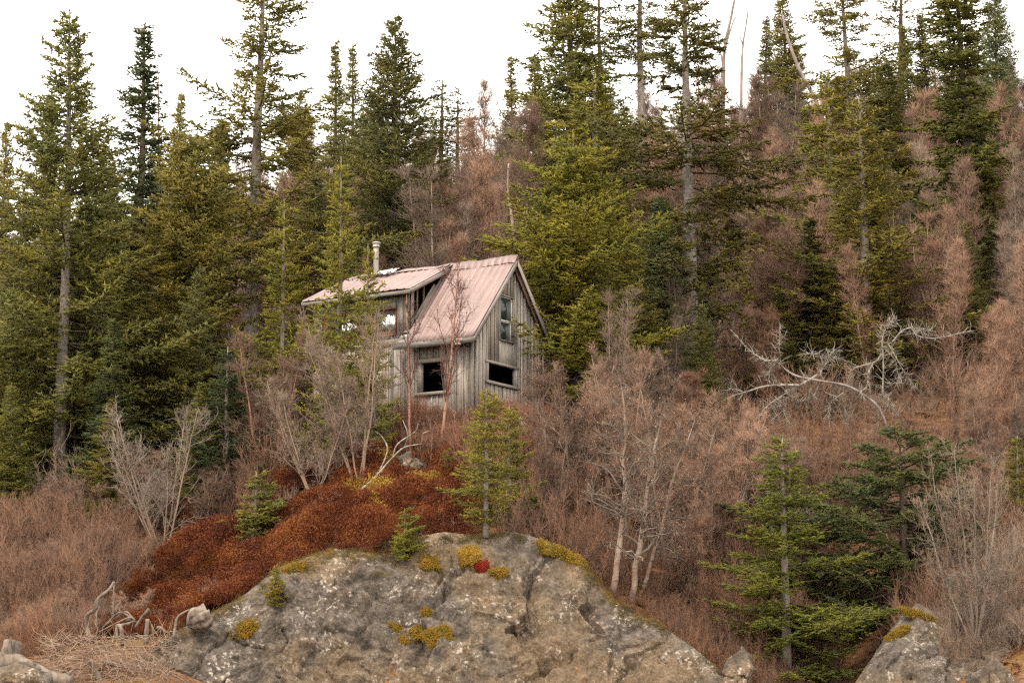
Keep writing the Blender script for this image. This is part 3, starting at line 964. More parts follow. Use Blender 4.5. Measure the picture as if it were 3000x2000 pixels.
rm, rnt, rb = new_mat('pink_metal')
oi = N(rnt, 'ObjectInfo')
f_ = noise(rnt, 1.6, 5, 0.6, coords(rnt))
st_ = noise(rnt, 1.0, 4, 0.6, coords(rnt, scale=(9, 0.8, 0.8)))
rc = ramp(rnt, f_, [(0.3, (0.235, 0.163, 0.152)), (0.7, (0.285, 0.202, 0.188))])
rc = mixc(rnt, 1.0, rc, ramp(rnt, st_, [(0.3, (0.78, 0.74, 0.7)), (0.7, (1.14, 1.14, 1.14))]), 'MULTIPLY')
rc = mixc(rnt, ramp(rnt, noise(rnt, 4.0, 5, 0.7, coords(rnt)), [(0.6, (0, 0, 0)), (0.72, (0.25,) * 3)]), rc, (0.34, 0.28, 0.245))
rc = mixc(rnt, mixc(rnt, 1.0, ramp(rnt, noise(rnt, 1.0, 5, 0.65, coords(rnt, scale=(7, 0.5, 0.5))), [(0.58, (0, 0, 0)), (0.7, (0.55,) * 3)]), ramp(rnt, noise(rnt, 0.9, 3, 0.6, coords(rnt)), [(0.45, (0, 0, 0)), (0.6, (1, 1, 1))]), 'MULTIPLY'), rc, (0.13, 0.085, 0.06))
rnt.links.new(rc, rb.inputs['Base Color'])
rb.inputs['Roughness'].default_value = 0.42
rb.inputs['Specular IOR Level'].default_value = 0.45
M['roof'] = rm

EY, EZ = -0.42, HZ - 0.08
def rp(y, off): return roof_z(y) + off
# near slope
for i, (a, b) in enumerate(((-0.66, 0.28), (-1.6, -0.66), (-2.08, -1.6))):
    ya = EY - 0.03 if i < 2 else EY - 0.02
    ribbed('roof_sheet', a, b, ya, rp(ya, 0.035), RY - 0.02, rp(RY - 0.02, 0.035), M['roof'], 0.004, seed=i)
for i in range(6):                         # far slope
    a = 0.28 - 0.98 * (i + 1); b = a + 0.98
    ribbed('roof_sheet', max(a, -5.6), b, W_ + 0.45, roof_z(W_ + 0.45) + 0.035, RY + 0.02, roof_z(RY + 0.02) + 0.035, M['roof'], 0.004, seed=10 + i)
for i in range(4):                         # dormer
    b = -1.86 - 0.95 * i; a = max(b - 0.95, -5.68)
    ribbed('dormer_roof_sheet', a, b, -0.38, dorm_z(-0.38) + 0.075, RY - 0.03, dorm_z(RY - 0.03) + 0.075, M['roof'], 0.008, seed=20 + i)
# plank deck under the sheets, seen as the soffit
def deck(nm, x0, x1, fz, y0, y1, n, th=0.022, drop=0.0):
    for i in range(n):
        a = y0 + (y1 - y0) * i / n; b = y0 + (y1 - y0) * (i + 1) / n
        e = 0.004 * (1 if b > a else -1)
        j = crng.uniform(-0.01, 0.01)
        v = []
        for z_off in (-th, 0.0):
            v += [(x0 + j, a + e, fz(a + e) - drop + z_off), (x1 + j, a + e, fz(a + e) - drop + z_off), (x1 + j, b - e, fz(b - e) - drop + z_off), (x0 + j, b - e, fz(b - e) - drop + z_off)]
        obj(nm, fast_mesh(nm, v, [BOXF]), M['dark_wood'], cabin)
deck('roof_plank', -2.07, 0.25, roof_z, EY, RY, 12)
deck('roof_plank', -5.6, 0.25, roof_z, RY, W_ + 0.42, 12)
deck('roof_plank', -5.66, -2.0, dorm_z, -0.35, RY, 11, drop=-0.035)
# bare sheathing where the sheet has rotted away beside the dormer
for i in range(4):
    y = EY + 0.0 + i * 0.15
    z = roof_z(y)
    beam('exposed_sheathing', (-2.09 + crng.uniform(-0.02, 0.12), y + 0.05, roof_z(y + 0.05) + 0.03), (-2.44 + crng.uniform(-0.03, 0.05) + i * 0.06, y + 0.05, roof_z(y + 0.05) + 0.02), 0.135, 0.015, M['white_sheet' if i % 2 else 'trim'], cabin, up=(0, 0.66, 0.75))
# fascia, barge boards, ridge
beam('fascia_board', (0.27, EY - 0.012, EZ - 0.085), (-2.42, EY - 0.012, EZ - 0.06), 0.17, 0.03, M['trim'], cabin)
beam('fascia_board', (0.22, W_ + 0.43, roof_z(W_ + 0.43) - 0.1), (-5.6, W_ + 0.43, roof_z(W_ + 0.43) - 0.1), 0.16, 0.03, M['trim'], cabin)
beam('dormer_fascia', (-1.9, -0.37, dorm_z(-0.37) - 0.02), (-5.66, -0.37, dorm_z(-0.37) - 0.02), 0.1, 0.03, M['trim'], cabin)
beam('dormer_barge_board', (-1.885, -0.36, dorm_z(-0.36) - 0.0), (-1.885, 1.55, dorm_z(1.55) - 0.0), 0.11, 0.03, M['trim'], cabin)
beam('dormer_rafter', (-2.02, -0.3, dorm_z(-0.3) - 0.06), (-2.02, 1.5, dorm_z(1.5) - 0.06), 0.12, 0.05, M['dark_wood'], cabin)
beam('dormer_barge_board', (-5.68, -0.38, dorm_z(-0.38) - 0.02), (-5.68, 1.6, dorm_z(1.6) - 0.02), 0.13, 0.03, M['trim'], cabin)
beam('barge_board', (0.272, EY - 0.02, rp(EY - 0.02, -0.075)), (0.272, RY, rp(RY, -0.075)), 0.13, 0.03, M['trim'], cabin)
beam('barge_board', (0.272, W_ + 0.42, roof_z(W_ + 0.42) - 0.075), (0.272, RY + 0.01, RZ_ - 0.08), 0.11, 0.03, M['trim'], cabin)
for xx in (0.13,):
    beam('lookout_rafter', (xx, W_ + 0.35, roof_z(W_ + 0.35) - 0.08), (xx, RY + 0.03, RZ_ - 0.1), 0.09, 0.045, M['dark_wood'], cabin)
def ridge_cap():
    g = Geo()
    n = 26
    for i in range(n):
        f0, f1 = i / n, (i + 1) / n
        for sgn in (-1, 1):
            P_ = []
            for f in (f0, f1):
                x = 0.3 - 5.95 * f
                w = 0.016 * math.sin(f * 23) + 0.01 * math.sin(f * 51)
                P_.append((x, w))
            (xa, wa), (xb, wb) = P_
            sl = SL if sgn > 0 or xa > -1.9 else DSL
            lift = 0.065 if sl == SL else 0.1
            yo = RY + sgn * 0.16
            v = [(xa, RY, RZ_ + 0.125 + wa), (xb, RY, RZ_ + 0.125 + wb), (xb, yo, RZ_ - 0.16 * sl + lift + wb), (xa, yo, RZ_ - 0.16 * sl + lift + wa)]
            g.add(v + [(a, b, c - 0.006) for a, b, c in v], q=BOXF)
    obj('ridge_cap', g.mesh('ridge_cap'), M['roof'], cabin)
ridge_cap()
def flashing():
    g = Geo(); n, m = 18, 6
    rg = np.random.default_rng(2)
    v = []
    for i in range(n + 1):
        for j in range(m + 1):
            x = -3.72 - 0.85 * i / n
            y = RY - 0.42 * j / m
            v.append((x, y - 0.05, dorm_z(y) + 0.17 + 0.035 * math.sin(i * 0.9 + j) * (j / m) + 0.02 * math.sin(i * 2.3) + 0.03 * rg.random()))
    v = np.array(v); q = []
    for i in range(n):
        for j in range(m):
            a = i * (m + 1) + j; q.append([a, a + 1, a + m + 2, a + m + 1])
    g.add(v, q=q)
    v2 = v - np.array([0, 0, 0.008]); g.add(v2, q=[f[::-1] for f in q])
    obj('loose_flashing', g.mesh('loose_flashing'), M['white_sheet'], cabin)
flashing()

def lathe(prof, n=24):
    g = Geo()
    v = []
    for r, z in prof:
        for k in range(n):
            a = 2 * math.pi * k / n
            v.append((r * math.cos(a), r * math.sin(a), z))
    q = []
    for i in range(len(prof) - 1):
        for k in range(n):
            q.append([i * n + k, i * n + (k + 1) % n, (i + 1) * n + (k + 1) % n, (i + 1) * n + k])
    g.add(v, q=q)
    return g
pm, pnt, pb = new_mat('stove_pipe_metal')
pc = ramp(pnt, noise(pnt, 3.0, 5, 0.7, coords(pnt, scale=(4, 4, 0.8))), [(0.36, (0.16, 0.1, 0.065)), (0.47, (0.38, 0.35, 0.31)), (0.8, (0.46, 0.43, 0.385))])
pnt.links.new(pc, pb.inputs['Base Color'])
pb.inputs['Metallic'].default_value = 0.15; pb.inputs['Roughness'].default_value = 0.5
CH = (-4.49, 1.6)
pipe = obj('chimney_pipe', lathe([(0.0, -0.35), (0.082, -0.35), (0.082, 0.55), (0.086, 0.56), (0.086, 0.58), (0.082, 0.59), (0.082, 0.80), (0.0, 0.80)]).mesh('chimney_pipe', True), pm, cabin)
pipe.location = (CH[0], CH[1], RZ_ + 0.1)
cp = obj('chimney_cap', lathe([(0.0, 0.76), (0.12, 0.765), (0.125, 0.775), (0.1, 0.785), (0.1, 0.865), (0.125, 0.87), (0.135, 0.885), (0.13, 0.9), (0.07, 0.925), (0.0, 0.93)]).mesh('chimney_cap', True), pm, pipe)
# broken lamp under the eave near the corner
lampm, lnt, lb = new_mat('rusty_white')
lc = ramp(lnt, noise(lnt, 14, 3, 0.6, coords(lnt)), [(0.45, (0.72, 0.68, 0.62)), (0.58, (0.36, 0.13, 0.04))])
lnt.links.new(lc, lb.inputs['Base Color'])
g = Geo()
for (x0, x1, y0, y1, z0, z1) in ((-0.1, 0.1, -0.05, 0.05, 0.0, 0.06), (-0.085, -0.02, -0.045, 0.04, -0.07, 0.0), (0.005, 0.075, -0.045, 0.04, -0.075, 0.0), (-0.11, 0.11, -0.06, 0.05, 0.06, 0.085)):
    g.add([(x0, y0, z0), (x1, y0, z0), (x1, y1, z0), (x0, y1, z0), (x0, y0, z1), (x1, y0, z1), (x1, y1, z1), (x0, y1, z1)], q=BOXF)
lo_ = obj('eave_lamp', g.mesh('eave_lamp'), lampm, cabin)
lo_.location = (-0.2, EY - 0.1, EZ - 0.14)
# make every cabin mesh's faces point outwards
import bmesh
for o in bpy.data.objects:
    if o.type == 'MESH' and (o.parent is cabin or (o.parent and o.parent.parent is cabin)):
        bm = bmesh.new(); bm.from_mesh(o.data)
        bmesh.ops.recalc_face_normals(bm, faces=bm.faces)
        bm.to_mesh(o.data); bm.free()

# ------------------------------------------------------------------ spruces
def norm(v): return v / np.maximum(np.linalg.norm(v, axis=-1, keepdims=True), 1e-9)

def grow_spruce(seed, H=12.0, Rm=2.3, cb=0.08, pw=0.85, dz=0.3, nb=5, up=0.75, low=-0.25, irr=0.35, sec=0.13, tsp=0.065, tl=0.13, tr=0.022,
                lead=0.5, bare=0.04, shape=None, gap=0.0, wood_r=0.011, hang=0.25, secmax=0.6, tip=0.35, dead=0, front=0.0):
    """returns (trunk mesh, branches mesh, needles mesh) of one spruce of height H standing at the origin"""
    rng = np.random.default_rng(seed)
    tg, bg, ng = Geo(), Geo(), Geo()
    nz = 14
    zs = np.linspace(0, H, nz)
    wob = np.cumsum(rng.normal(0, 0.012 * H / 12, (nz, 2)), 0)
    wob -= np.outer(np.linspace(0, 1, nz), wob[-1] * 0.7)
    tp = np.column_stack([wob, zs])
    r0 = wood_r * H + 0.012
    rad = r0 * (1 - zs / H) ** 0.85 + 0.008
    rad[0] *= 1.25
    limb(tg, tp, rad, 9)
    def trunk(z): return np.array([np.interp(z, zs, tp[:, 0]), np.interp(z, zs, tp[:, 1]), z])
    bp0, bp1, br0, br1 = [], [], [], []
    S0, SD = [], []                      # foliated shoots: start, vector
    z = cb * H
    az = rng.uniform(0, 6.28)
    while z < H - lead * 0.6:
        t = (z / H - cb) / (1 - cb)
        base = (1 - t) ** pw * min(1.0, 0.62 + 2.2 * t) if shape is None else shape(t)
        k = nb if t < 0.85 else max(3, nb - 1)
        for i in range(k):
            az += 6.283 / k + rng.normal(0, 0.3)
            if rng.random() < gap: continue
            if front and t < 0.62 and math.sin(az) < -0.55 and rng.random() < front: continue
            lob = float(fbm(np.array([[math.cos(az) * 1.1 + seed, math.sin(az) * 1.1, z * 0.55]]), 2, seed)[0])
            L = max(0.12, Rm * base * rng.uniform(1 - irr, 1 + irr * 0.5) * (1 + 0.45 * lob))
            zz = z + rng.uniform(-0.5, 0.5) * dz
            el = low + (up - low) * t ** 1.3 + rng.normal(0, 0.1)
            h = np.array([math.cos(az), math.sin(az), 0.0])
            n = 6
            s = np.linspace(0, 1, n)
            side = np.array([-h[1], h[0], 0]) * rng.normal(0, 0.12) * L
            pts = trunk(zz) + np.outer(s * L * math.cos(el), h) + np.outer(s ** 2, side)
            pts[:, 2] += s * L * math.sin(el) - 0.10 * L * np.sin(s * 3.14) * (1 - t) + tip * L * 0.35 * s ** 3 * (1 - t)
            rb = max(0.006, 0.013 * L + 0.004)
            rr = rb * (1 - s * 0.85)
            bp0 += list(pts[:-1]); bp1 += list(pts[1:]); br0 += list(rr[:-1]); br1 += list(rr[1:])
            # side shoots
            ns = max(3, int(L / (sec * 0.82)))
            for sgn in (-1, 1, 0):
                f = (np.arange(ns) + rng.uniform(0, 1, ns)) / ns
                f = bare + (1 - bare) * f
                pos = np.column_stack([np.interp(f, s, pts[:, c]) for c in range(3)])
                dirb = norm(pts[-1] - pts[0])
                sd_ = np.cross(dirb, [0, 0, 1.0]); sd_ /= max(np.linalg.norm(sd_), 1e-6)
                ln = np.minimum((1 - f) * L * 0.5 + 0.13, secmax) * rng.uniform(0.55, 1.15, ns)
                an = rng.normal(0.95, 0.16, ns)
                if sgn:
                    d = np.cos(an)[:, None] * dirb + sgn * np.sin(an)[:, None] * sd_
                    d[:, 2] += rng.normal(-hang * (1 - t), 0.3, ns)
                else:                      # short shoots above and below the bough
                    ro = rng.normal(0, 0.7, ns)
                    d = np.cos(an)[:, None] * dirb + np.sin(an)[:, None] * np.sin(ro)[:, None] * sd_
                    d[:, 2] += np.cos(ro) * np.sign(rng.uniform(-0.55, 0.45, ns)) * 0.7
                    ln = ln * 0.55
                S0 += list(pos); SD += list(norm(d) * ln[:, None])
            # the tip itself
            S0.append(pts[-3]); SD.append(pts[-1] - pts[-3] + (pts[-1] - pts[-2]) * 0.25)
        z += dz * (1 - 0.35 * t) * rng.uniform(0.8, 1.2)
    for k in range(dead):                # bare dead lower branches
        zz = rng.uniform(0.05, cb + 0.06) * H
        a_ = rng.uniform(0, 6.28); l_ = Rm * rng.uniform(0.35, 0.85)
        q0 = trunk(zz); q1 = q0 + np.array([math.cos(a_), math.sin(a_), rng.uniform(-0.35, 0.25)]) * l_
        bp0.append(q0); bp1.append(q1); br0.append(0.008); br1.append(0.003)
        for m_ in range(5):
            f_ = rng.uniform(0.3, 1); o_ = q0 + (q1 - q0) * f_
            bp0.append(o_); bp1.append(o_ + rng.normal(0, 1, 3) * 0.13 * l_); br0.append(0.005); br1.append(0.002)
    # leader
    S0.append(trunk(H - lead)); SD.append(np.array([0, 0, lead * 1.02]))
    S0, SD = np.array(S0), np.array(SD)
    tubes(bg, bp0, bp1, br0, br1, 3)
    cones(bg, S0, SD, 0.0045)
    # needle-clad twiglets along every shoot
    ln = np.linalg.norm(SD, axis=1)
    cnt = np.maximum(2, (ln / (tsp * 0.7)).astype(int))
    idx = np.repeat(np.arange(len(S0)), cnt)
    f = rng.uniform(0.05, 1.0, len(idx))
    p = S0[idx] + SD[idx] * f[:, None]
    ax = norm(SD)[idx]
    rnd = rng.normal(0, 1, (len(idx), 3)); rnd[:, 2] = rnd[:, 2] * 0.55 + 0.12
    rnd -= (rnd * ax).sum(1)[:, None] * ax
    d = norm(ax * 0.75 + norm(rnd) * rng.uniform(0.3, 0.95, len(idx))[:, None])
    tlen = tl * rng.uniform(0.6, 1.3, len(idx)) * (1.0 - 0.25 * f)
    cones(ng, p, d * tlen[:, None], tr * 0.92 * rng.uniform(0.75, 1.2, len(idx)))
    return tg.mesh('trunk', True), bg.mesh('branches'), ng.mesh('needles')

def sh_old(t):        # broad crown with gaps, widest in the lower third
    return (1 - t) ** 0.7 * (0.75 + 0.3 * math.sin(t * 19) + 0.12 * math.sin(t * 41)) * min(1, 0.6 + 3 * t)
def sh_column(t):     # narrow clumpy column
    return (0.62 + 0.38 * math.sin(t * 21 + 1) ** 2) * (1 - t ** 5) * (0.85 - 0.35 * t)
def sh_high(t):
    return 0.35 + 0.65 * math.sin(min(1, t) * 3.14) * (1 - 0.3 * t)
def sh_bough(t):
    return (1 - t) ** 0.55

SPR = {
    'tall':   dict(seed=11, H=13.5, Rm=2.5, cb=0.05, pw=0.72, dz=0.3, nb=6, up=0.8, low=-0.12, irr=0.4, sec=0.14, tsp=0.075, tl=0.15, tr=0.024, bare=0.16, gap=0.05, secmax=0.7, front=0.55, wood_r=0.0095),
    'forest': dict(seed=12, H=12, Rm=2.2, cb=0.06, pw=0.82, dz=0.33, nb=6, up=0.85, low=-0.15, irr=0.35, sec=0.155, tsp=0.08, tl=0.16, tr=0.026),
    'forest_b': dict(seed=13, H=12, Rm=1.7, cb=0.08, pw=0.9, dz=0.34, nb=6, up=0.6, low=-0.2, irr=0.45, sec=0.155, tsp=0.08, tl=0.16, tr=0.026, gap=0.08),
    'upswept': dict(seed=14, H=12, Rm=2.3, cb=0.1, pw=0.7, dz=0.34, nb=5, up=1.0, low=0.1, irr=0.3, sec=0.16, tsp=0.085, tl=0.17, tr=0.023, hang=0.05),
    'open':   dict(seed=15, H=12, Rm=1.5, cb=0.3, pw=0.6, dz=0.42, nb=4, up=0.5, low=-0.25, irr=0.5, sec=0.17, tsp=0.085, tl=0.15, tr=0.023, gap=0.25, hang=0.4),
    'old':    dict(seed=16, H=14, Rm=3.2, cb=0.3, dz=0.36, nb=5, up=0.45, low=-0.1, irr=0.45, sec=0.15, tsp=0.08, tl=0.16, tr=0.025, shape=sh_old, gap=0.18, bare=0.18, hang=0.35, secmax=0.8, wood_r=0.013),
    'old_b':  dict(seed=17, H=14, Rm=3.0, cb=0.24, dz=0.38, nb=5, up=0.4, low=-0.12, irr=0.55, sec=0.15, tsp=0.08, tl=0.16, tr=0.027, shape=sh_old, gap=0.2, bare=0.2, hang=0.3, secmax=0.75, wood_r=0.014),
    'column': dict(seed=18, H=12, Rm=1.5, cb=0.14, dz=0.3, nb=6, up=0.3, low=-0.3, irr=0.4, sec=0.13, tsp=0.07, tl=0.14, tr=0.03, shape=sh_column, hang=0.3),
    'bushy':  dict(seed=19, H=9, Rm=2.8, cb=0.18, pw=0.62, dz=0.27, nb=6, up=0.6, low=-0.05, irr=0.4, sec=0.13, tsp=0.066, tl=0.13, tr=0.026, gap=0.05, hang=0.25, secmax=0.7, wood_r=0.016),
    'pole':   dict(seed=20, H=16, Rm=1.6, cb=0.62, dz=0.4, nb=5, up=0.3, low=-0.3, irr=0.5, sec=0.16, tsp=0.08, tl=0.15, tr=0.025, shape=sh_high, gap=0.2, hang=0.5, wood_r=0.009),
    'young':  dict(seed=21, H=7, Rm=1.35, cb=0.04, pw=0.75, dz=0.3, nb=5, up=0.75, low=-0.05, irr=0.4, sec=0.12, tsp=0.058, tl=0.11, tr=0.019, lead=0.7, gap=0.12, secmax=0.45, hang=0.15),
    'sapling': dict(seed=22, H=4, Rm=0.85, cb=0.13, dead=24, pw=0.62, dz=0.22, nb=5, up=0.75, low=-0.1, irr=0.4, sec=0.1, tsp=0.055, tl=0.085, tr=0.017, lead=0.3, secmax=0.36, hang=0.1),
    'thin_sapling': dict(seed=23, H=2.2, Rm=0.8, cb=0.06, pw=0.7, dz=0.2, nb=5, up=0.5, low=0.0, irr=0.4, sec=0.06, tsp=0.03, tl=0.08, tr=0.0145, lead=0.2, secmax=0.3, hang=0.05, gap=0.28),
    'right_young': dict(seed=24, H=6.4, Rm=1.9, cb=0.03, pw=0.65, dz=0.31, nb=5, up=0.55, low=-0.15, irr=0.4, sec=0.1, tsp=0.05, tl=0.1, tr=0.019, lead=0.35, secmax=0.55, hang=0.2, gap=0.2, bare=0.1),
    'bough':  dict(seed=25, H=4.6, Rm=3.0, cb=0.12, dz=0.34, nb=6, up=0.35, low=-0.25, irr=0.4, sec=0.11, tsp=0.055, tl=0.11, tr=0.02, shape=sh_bough, hang=0.35, bare=0.25, secmax=0.6, lead=0.2, wood_r=0.02),
}
PROTO = {}
def proto(k):
    if k not in PROTO: PROTO[k] = grow_spruce(**SPR[k])
    return PROTO[k]

# own tints of the trees
DARK, BLUE, OLIVE, BRIGHT, YEL, MIDG = (0.135, 0.14, 0.05), (0.12, 0.152, 0.07), (0.19, 0.178, 0.046), (0.2, 0.2, 0.032), (0.21, 0.205, 0.033), (0.168, 0.175, 0.05)

def spruce(kind, px, top, d, hw, tint, label, group='spruces', bark='bark_branch', base_px=None, base_row=None, rot=None, cat='spruce'):
    me = proto(kind)
    spec = SPR[kind]
    if base_row is not None:
        b, _ = pick(base_px or px, base_row)
        d = b[1]
    else:
        x = (base_px or px) - 1500
        x = x / F * d / (PC + 0.0)
        b = np.array([x, d, g1(x, d) - 0.05])
    zt = at(px, top, d)
    H = zt[2] - b[2]
    sz = H / spec['H']
    wid = hw / F * (d / PC)
    sx = wid / (spec['Rm'] * 0.95) * (1.0 if 'sapling' in kind or kind in ('bough', 'right_young') else 1.36)
    t = empty('spruce_tree', b, random.Random(label).uniform(0, 6.28) if rot is None else rot)
    t.scale = (sx, sx, sz)
    lean = math.atan2(zt[0] - b[0], H)
    t.rotation_mode = 'XYZ'
    t.rotation_euler = (0, lean, t.rotation_euler[2])
    tag(t, label, cat, group)
    obj('trunk', me[0], M[bark], t)
    obj('branches', me[1], M['bark_branch'], t)['kind'] = 'stuff'
    c = obj('needles', me[2], M['needles'], t)
    c.color = (*tint, 1)
    c['kind'] = 'stuff'
    return t

A = 'spruces on the wooded slope'
spruce('tall', 203, 30, 62, 250, MIDG, 'tall spruce with long pale bare trunk near the left edge', A, base_px=186, bark='trunk_pale', rot=0.0)
spruce('forest_b', 108, 270, 72, 120, DARK, 'slender spruce just left of the tall pale-trunked one', A)
spruce('forest', -15, 330, 75, 95, OLIVE, 'spruce cut off by the upper left edge of the photo', A)
spruce('forest_b', 388, 70, 74, 170, (0.075, 0.1, 0.05), 'dark blue-green spruce with spiky top, third from the left', A)
spruce('forest', 492, 250, 84, 80, OLIVE, 'small spruce top showing beside the dead pole', A)
spruce('bushy', 560, 395, 67, 230, OLIVE, 'bushy olive spruce at the left foot of the big broken-crowned one', A)
spruce('forest', 320, 470, 67, 165, MIDG, 'spruce filling in right behind the tall pale-trunked spruce', A)
spruce('forest', 60, 640, 66, 150, DARK, 'low dark spruce at the left edge under the taller tops', A)
spruce('old', 733, -170, 71, 300, OLIVE, 'huge old spruce with broad gappy crown rising out of frame left of centre', A, bark='bark_grey')
spruce('forest_b', 976, 118, 86, 95, MIDG, 'left one of two narrow spruces behind the big old crown', A)
spruce('forest_b', 1024, 128, 90, 80, MIDG, 'right one of two narrow spruces behind the big old crown', A)
spruce('upswept', 1148, 48, 78, 225, (0.12, 0.125, 0.04), 'full spruce with upswept branches left of the sky gap', A)
spruce('forest', 905, 500, 76, 140, DARK, 'dark spruce standing behind the left end of the cabin roof', A)
spruce('open', 1290, 235, 100, 110, OLIVE, 'thin open spruce with two-pronged top beside the sky gap', A)
spruce('open', 1342, 252, 100, 85, DARK, 'thinnest gappy spruce at the left brink of the sky gap', A)
spruce('forest_b', 1499, 160, 97, 75, OLIVE, 'small pointed spruce at the right brink of the sky gap', A)
spruce('forest_b', 1563, 150, 93, 110, OLIVE, 'spruce with ragged top between sky gap and the tall pair', A)
spruce('forest', 1672, -160, 84, 230, MIDG, 'tall green spruce whose tip leaves the frame above the cabin', A)
spruce('open', 1756, -120, 88, 110, MIDG, 'bare-topped thin spruce right of the tall tip above the cabin', A)
spruce('young', 1745, 215, 72, 230, BRIGHT, 'spruce with yellow leader rising behind the bright bushy one', A, bark='bark_young')
spruce('bushy', 1695, 390, 64.0, 262, BRIGHT, 'bright bushy spruce reaching over the cabin gable', A, base_px=1690, bark='bark_grey')
spruce('forest', 1935, 560, 69, 150, BLUE, 'bluish spruce tucked between the bright bushy and the big dark spruce', A)
spruce('pole', 1891, -220, 88, 130, OLIVE, 'spruce with naked pole trunk against the sky', A, bark='bark_grey')
spruce('old_b', 2000, -110, 70, 290, (0.125, 0.12, 0.036), 'big dark spruce with long crooked limbs right of the cabin', A, base_px=2018, bark='bark_grey')
spruce('forest_b', 2243, 48, 106, 75, DARK, 'small regular spruce alone against the sky right of the big dark one', A)
spruce('forest', 2336, -35, 105, 110, OLIVE, 'brownish spruce behind the leaning dead snag', A)
spruce('old_b', 2519, -100, 95, 170, OLIVE, 'tall spruce with ragged crown above the pale-trunked one', A)
spruce('open', 2648, -70, 102, 140, OLIVE, 'half bare brownish spruce on the right skyline', A)
spruce('forest_b', 2706, 70, 100, 80, MIDG, 'left of two small spruces left of the dense dark column', A)
spruce('forest_b', 2764, 36, 102, 75, DARK, 'right of two small spruces left of the dense dark column', A)
spruce('column', 2640, 170, 88, 110, DARK, 'dark narrow spruce under the half bare skyline spruce', A)
spruce('column', 2875, -170, 79, 150, (0.115, 0.125, 0.028), 'dense clumpy spruce column near the upper right corner', A)
spruce('upswept', 2945, -60, 92, 110, BLUE, 'spruce with feathery branches in the upper right corner', A)
spruce('young', 2442, 200, 80, 200, BRIGHT, 'yellow-green spruce with slim leader left of the pale trunk', A, bark='bark_young')
spruce('young', 2519, 290, 73, 215, OLIVE, 'spruce with tall pale grey trunk and thin crown on the right', A, bark='bark_young', base_px=2540)
spruce('forest', 2690, 560, 84, 130, BLUE, 'blue-green spruce low in the brown thicket on the right', A)
spruce('forest_b', 2370, 640, 74, 130, (0.09, 0.105, 0.04), 'dark green spruce behind the big dead fallen limb', A)
spruce('forest', 2060, 880, 66, 80, DARK, 'short dark spruce at the foot of the big crooked spruce', A)
for _px, _top, _d, _hw, _k, _tint, _lab in (
        (275, 400, 82, 120, 'forest', MIDG, 'mid-height spruce filling the notch between the two leftmost tall tops'),
        (455, 420, 78, 130, 'upswept', OLIVE, 'olive spruce below the dead pole on the left'),
        (622, 330, 86, 130, 'forest', MIDG, 'spruce peeking out left of the huge old crown'),
        (858, 270, 88, 120, 'upswept', OLIVE, 'olive spruce peeking out right of the huge old crown'),
        (1082, 260, 92, 110, 'forest', DARK, 'spruce between the narrow pair and the full upswept one'),
        (1240, 420, 90, 110, 'forest_b', OLIVE, 'spruce under the thin open ones left of the sky gap'),
        (1830, 300, 92, 110, 'forest', MIDG, 'spruce seen under the naked pole trunk'),
        (2130, 420, 88, 120, 'forest_b', DARK, 'dark spruce behind the outstretched limbs of the big crooked one'),
        (2590, 420, 82, 120, 'upswept', MIDG, 'spruce just right of the pale grey trunk'),
        (2830, 640, 74, 110, 'forest', DARK, 'dark spruce low beneath the dense clumpy column'),
        (250, 560, 65, 150, 'forest', MIDG, 'spruce directly right of the tall pale trunk at mid height'),
        (440, 640, 63.5, 165, 'forest_b', OLIVE, 'olive spruce under the bushy one left of the big old crown'),
        (585, 770, 62, 120, 'forest', DARK, 'dark spruce low behind the pale grey alder'),
        (40, 830, 61, 105, 'forest', MIDG, 'low spruce left of the pale trunk, lower left'),
        (335, 930, 60.2, 120, 'forest_b', BLUE, 'blue-green spruce right of the pale trunk, just above the alder'),
        (-30, 1010, 60, 110, 'forest', OLIVE, 'lowest spruce at the left edge above the grey brush'),
        (35, 1120, 58.3, 95, 'forest', MIDG, 'low spruce in front at the left edge, boughs down to the grey brush'),
        (325, 1170, 58.2, 80, 'forest_b', OLIVE, 'short spruce just right of the foot of the pale trunk'),
        (590, 1120, 58.4, 85, 'forest_b', MIDG, 'short spruce beside the small blue-green one'),
        (2480, 760, 73, 150, 'forest', OLIVE, 'olive spruce behind the pale grey trunk on the right'),
        (2290, 830, 72, 100, 'forest_b', MIDG, 'small spruce behind the left limbs of the fallen dead tree'),
        (1830, 640, 67, 130, 'forest', OLIVE, 'olive spruce hugging the right side of the bright bushy one')):
    spruce(_k, _px, _top, _d, _hw, _tint, _lab, A)
B = 'young spruces around the cabin'
spruce('young', 828, 585, 63.5, 125, BRIGHT, 'slim young spruce with orange leader left of the cabin', B, bark='bark_young')
spruce('young', 668, 1015, 59, 120, (0.055, 0.085, 0.042), 'small blue-green spruce with bare orange leader', B, bark='bark_young')
spruce('young', 1000, 460, 58.3, 115, BRIGHT, 'young spruce in front of the left half of the cabin', B, bark='bark_young')
spruce('young', 1078, 715, 57.8, 85, YEL, 'yellowish young spruce in front of the dormer window', B, bark='bark_young')
spruce('forest', 880, 960, 59.5, 75, MIDG, 'low bushy spruce beneath the left end of the cabin roof', B)
spruce('sapling', 1425, 1140, 53, 112, YEL, 'bright sapling before the cabin corner, taller of the pair', B, bark='bark_young', base_row=1575)
spruce('sapling', 1492, 1188, 53.5, 85, BRIGHT, 'slimmer sapling of the pair before the gable window', B, bark='bark_young', base_row=1545)
spruce('thin_sapling', 1545, 1440, 52.5, 80, (0.12, 0.13, 0.02), 'low sapling spreading right of the pair on the rock', B, bark='bark_young', base_row=1560)
spruce('thin_sapling', 745, 1382, 51.5, 120, (0.19, 0.19, 0.045), 'sparse pale green sapling standing in the red heath', B, bark='bark_young', base_row=1605)
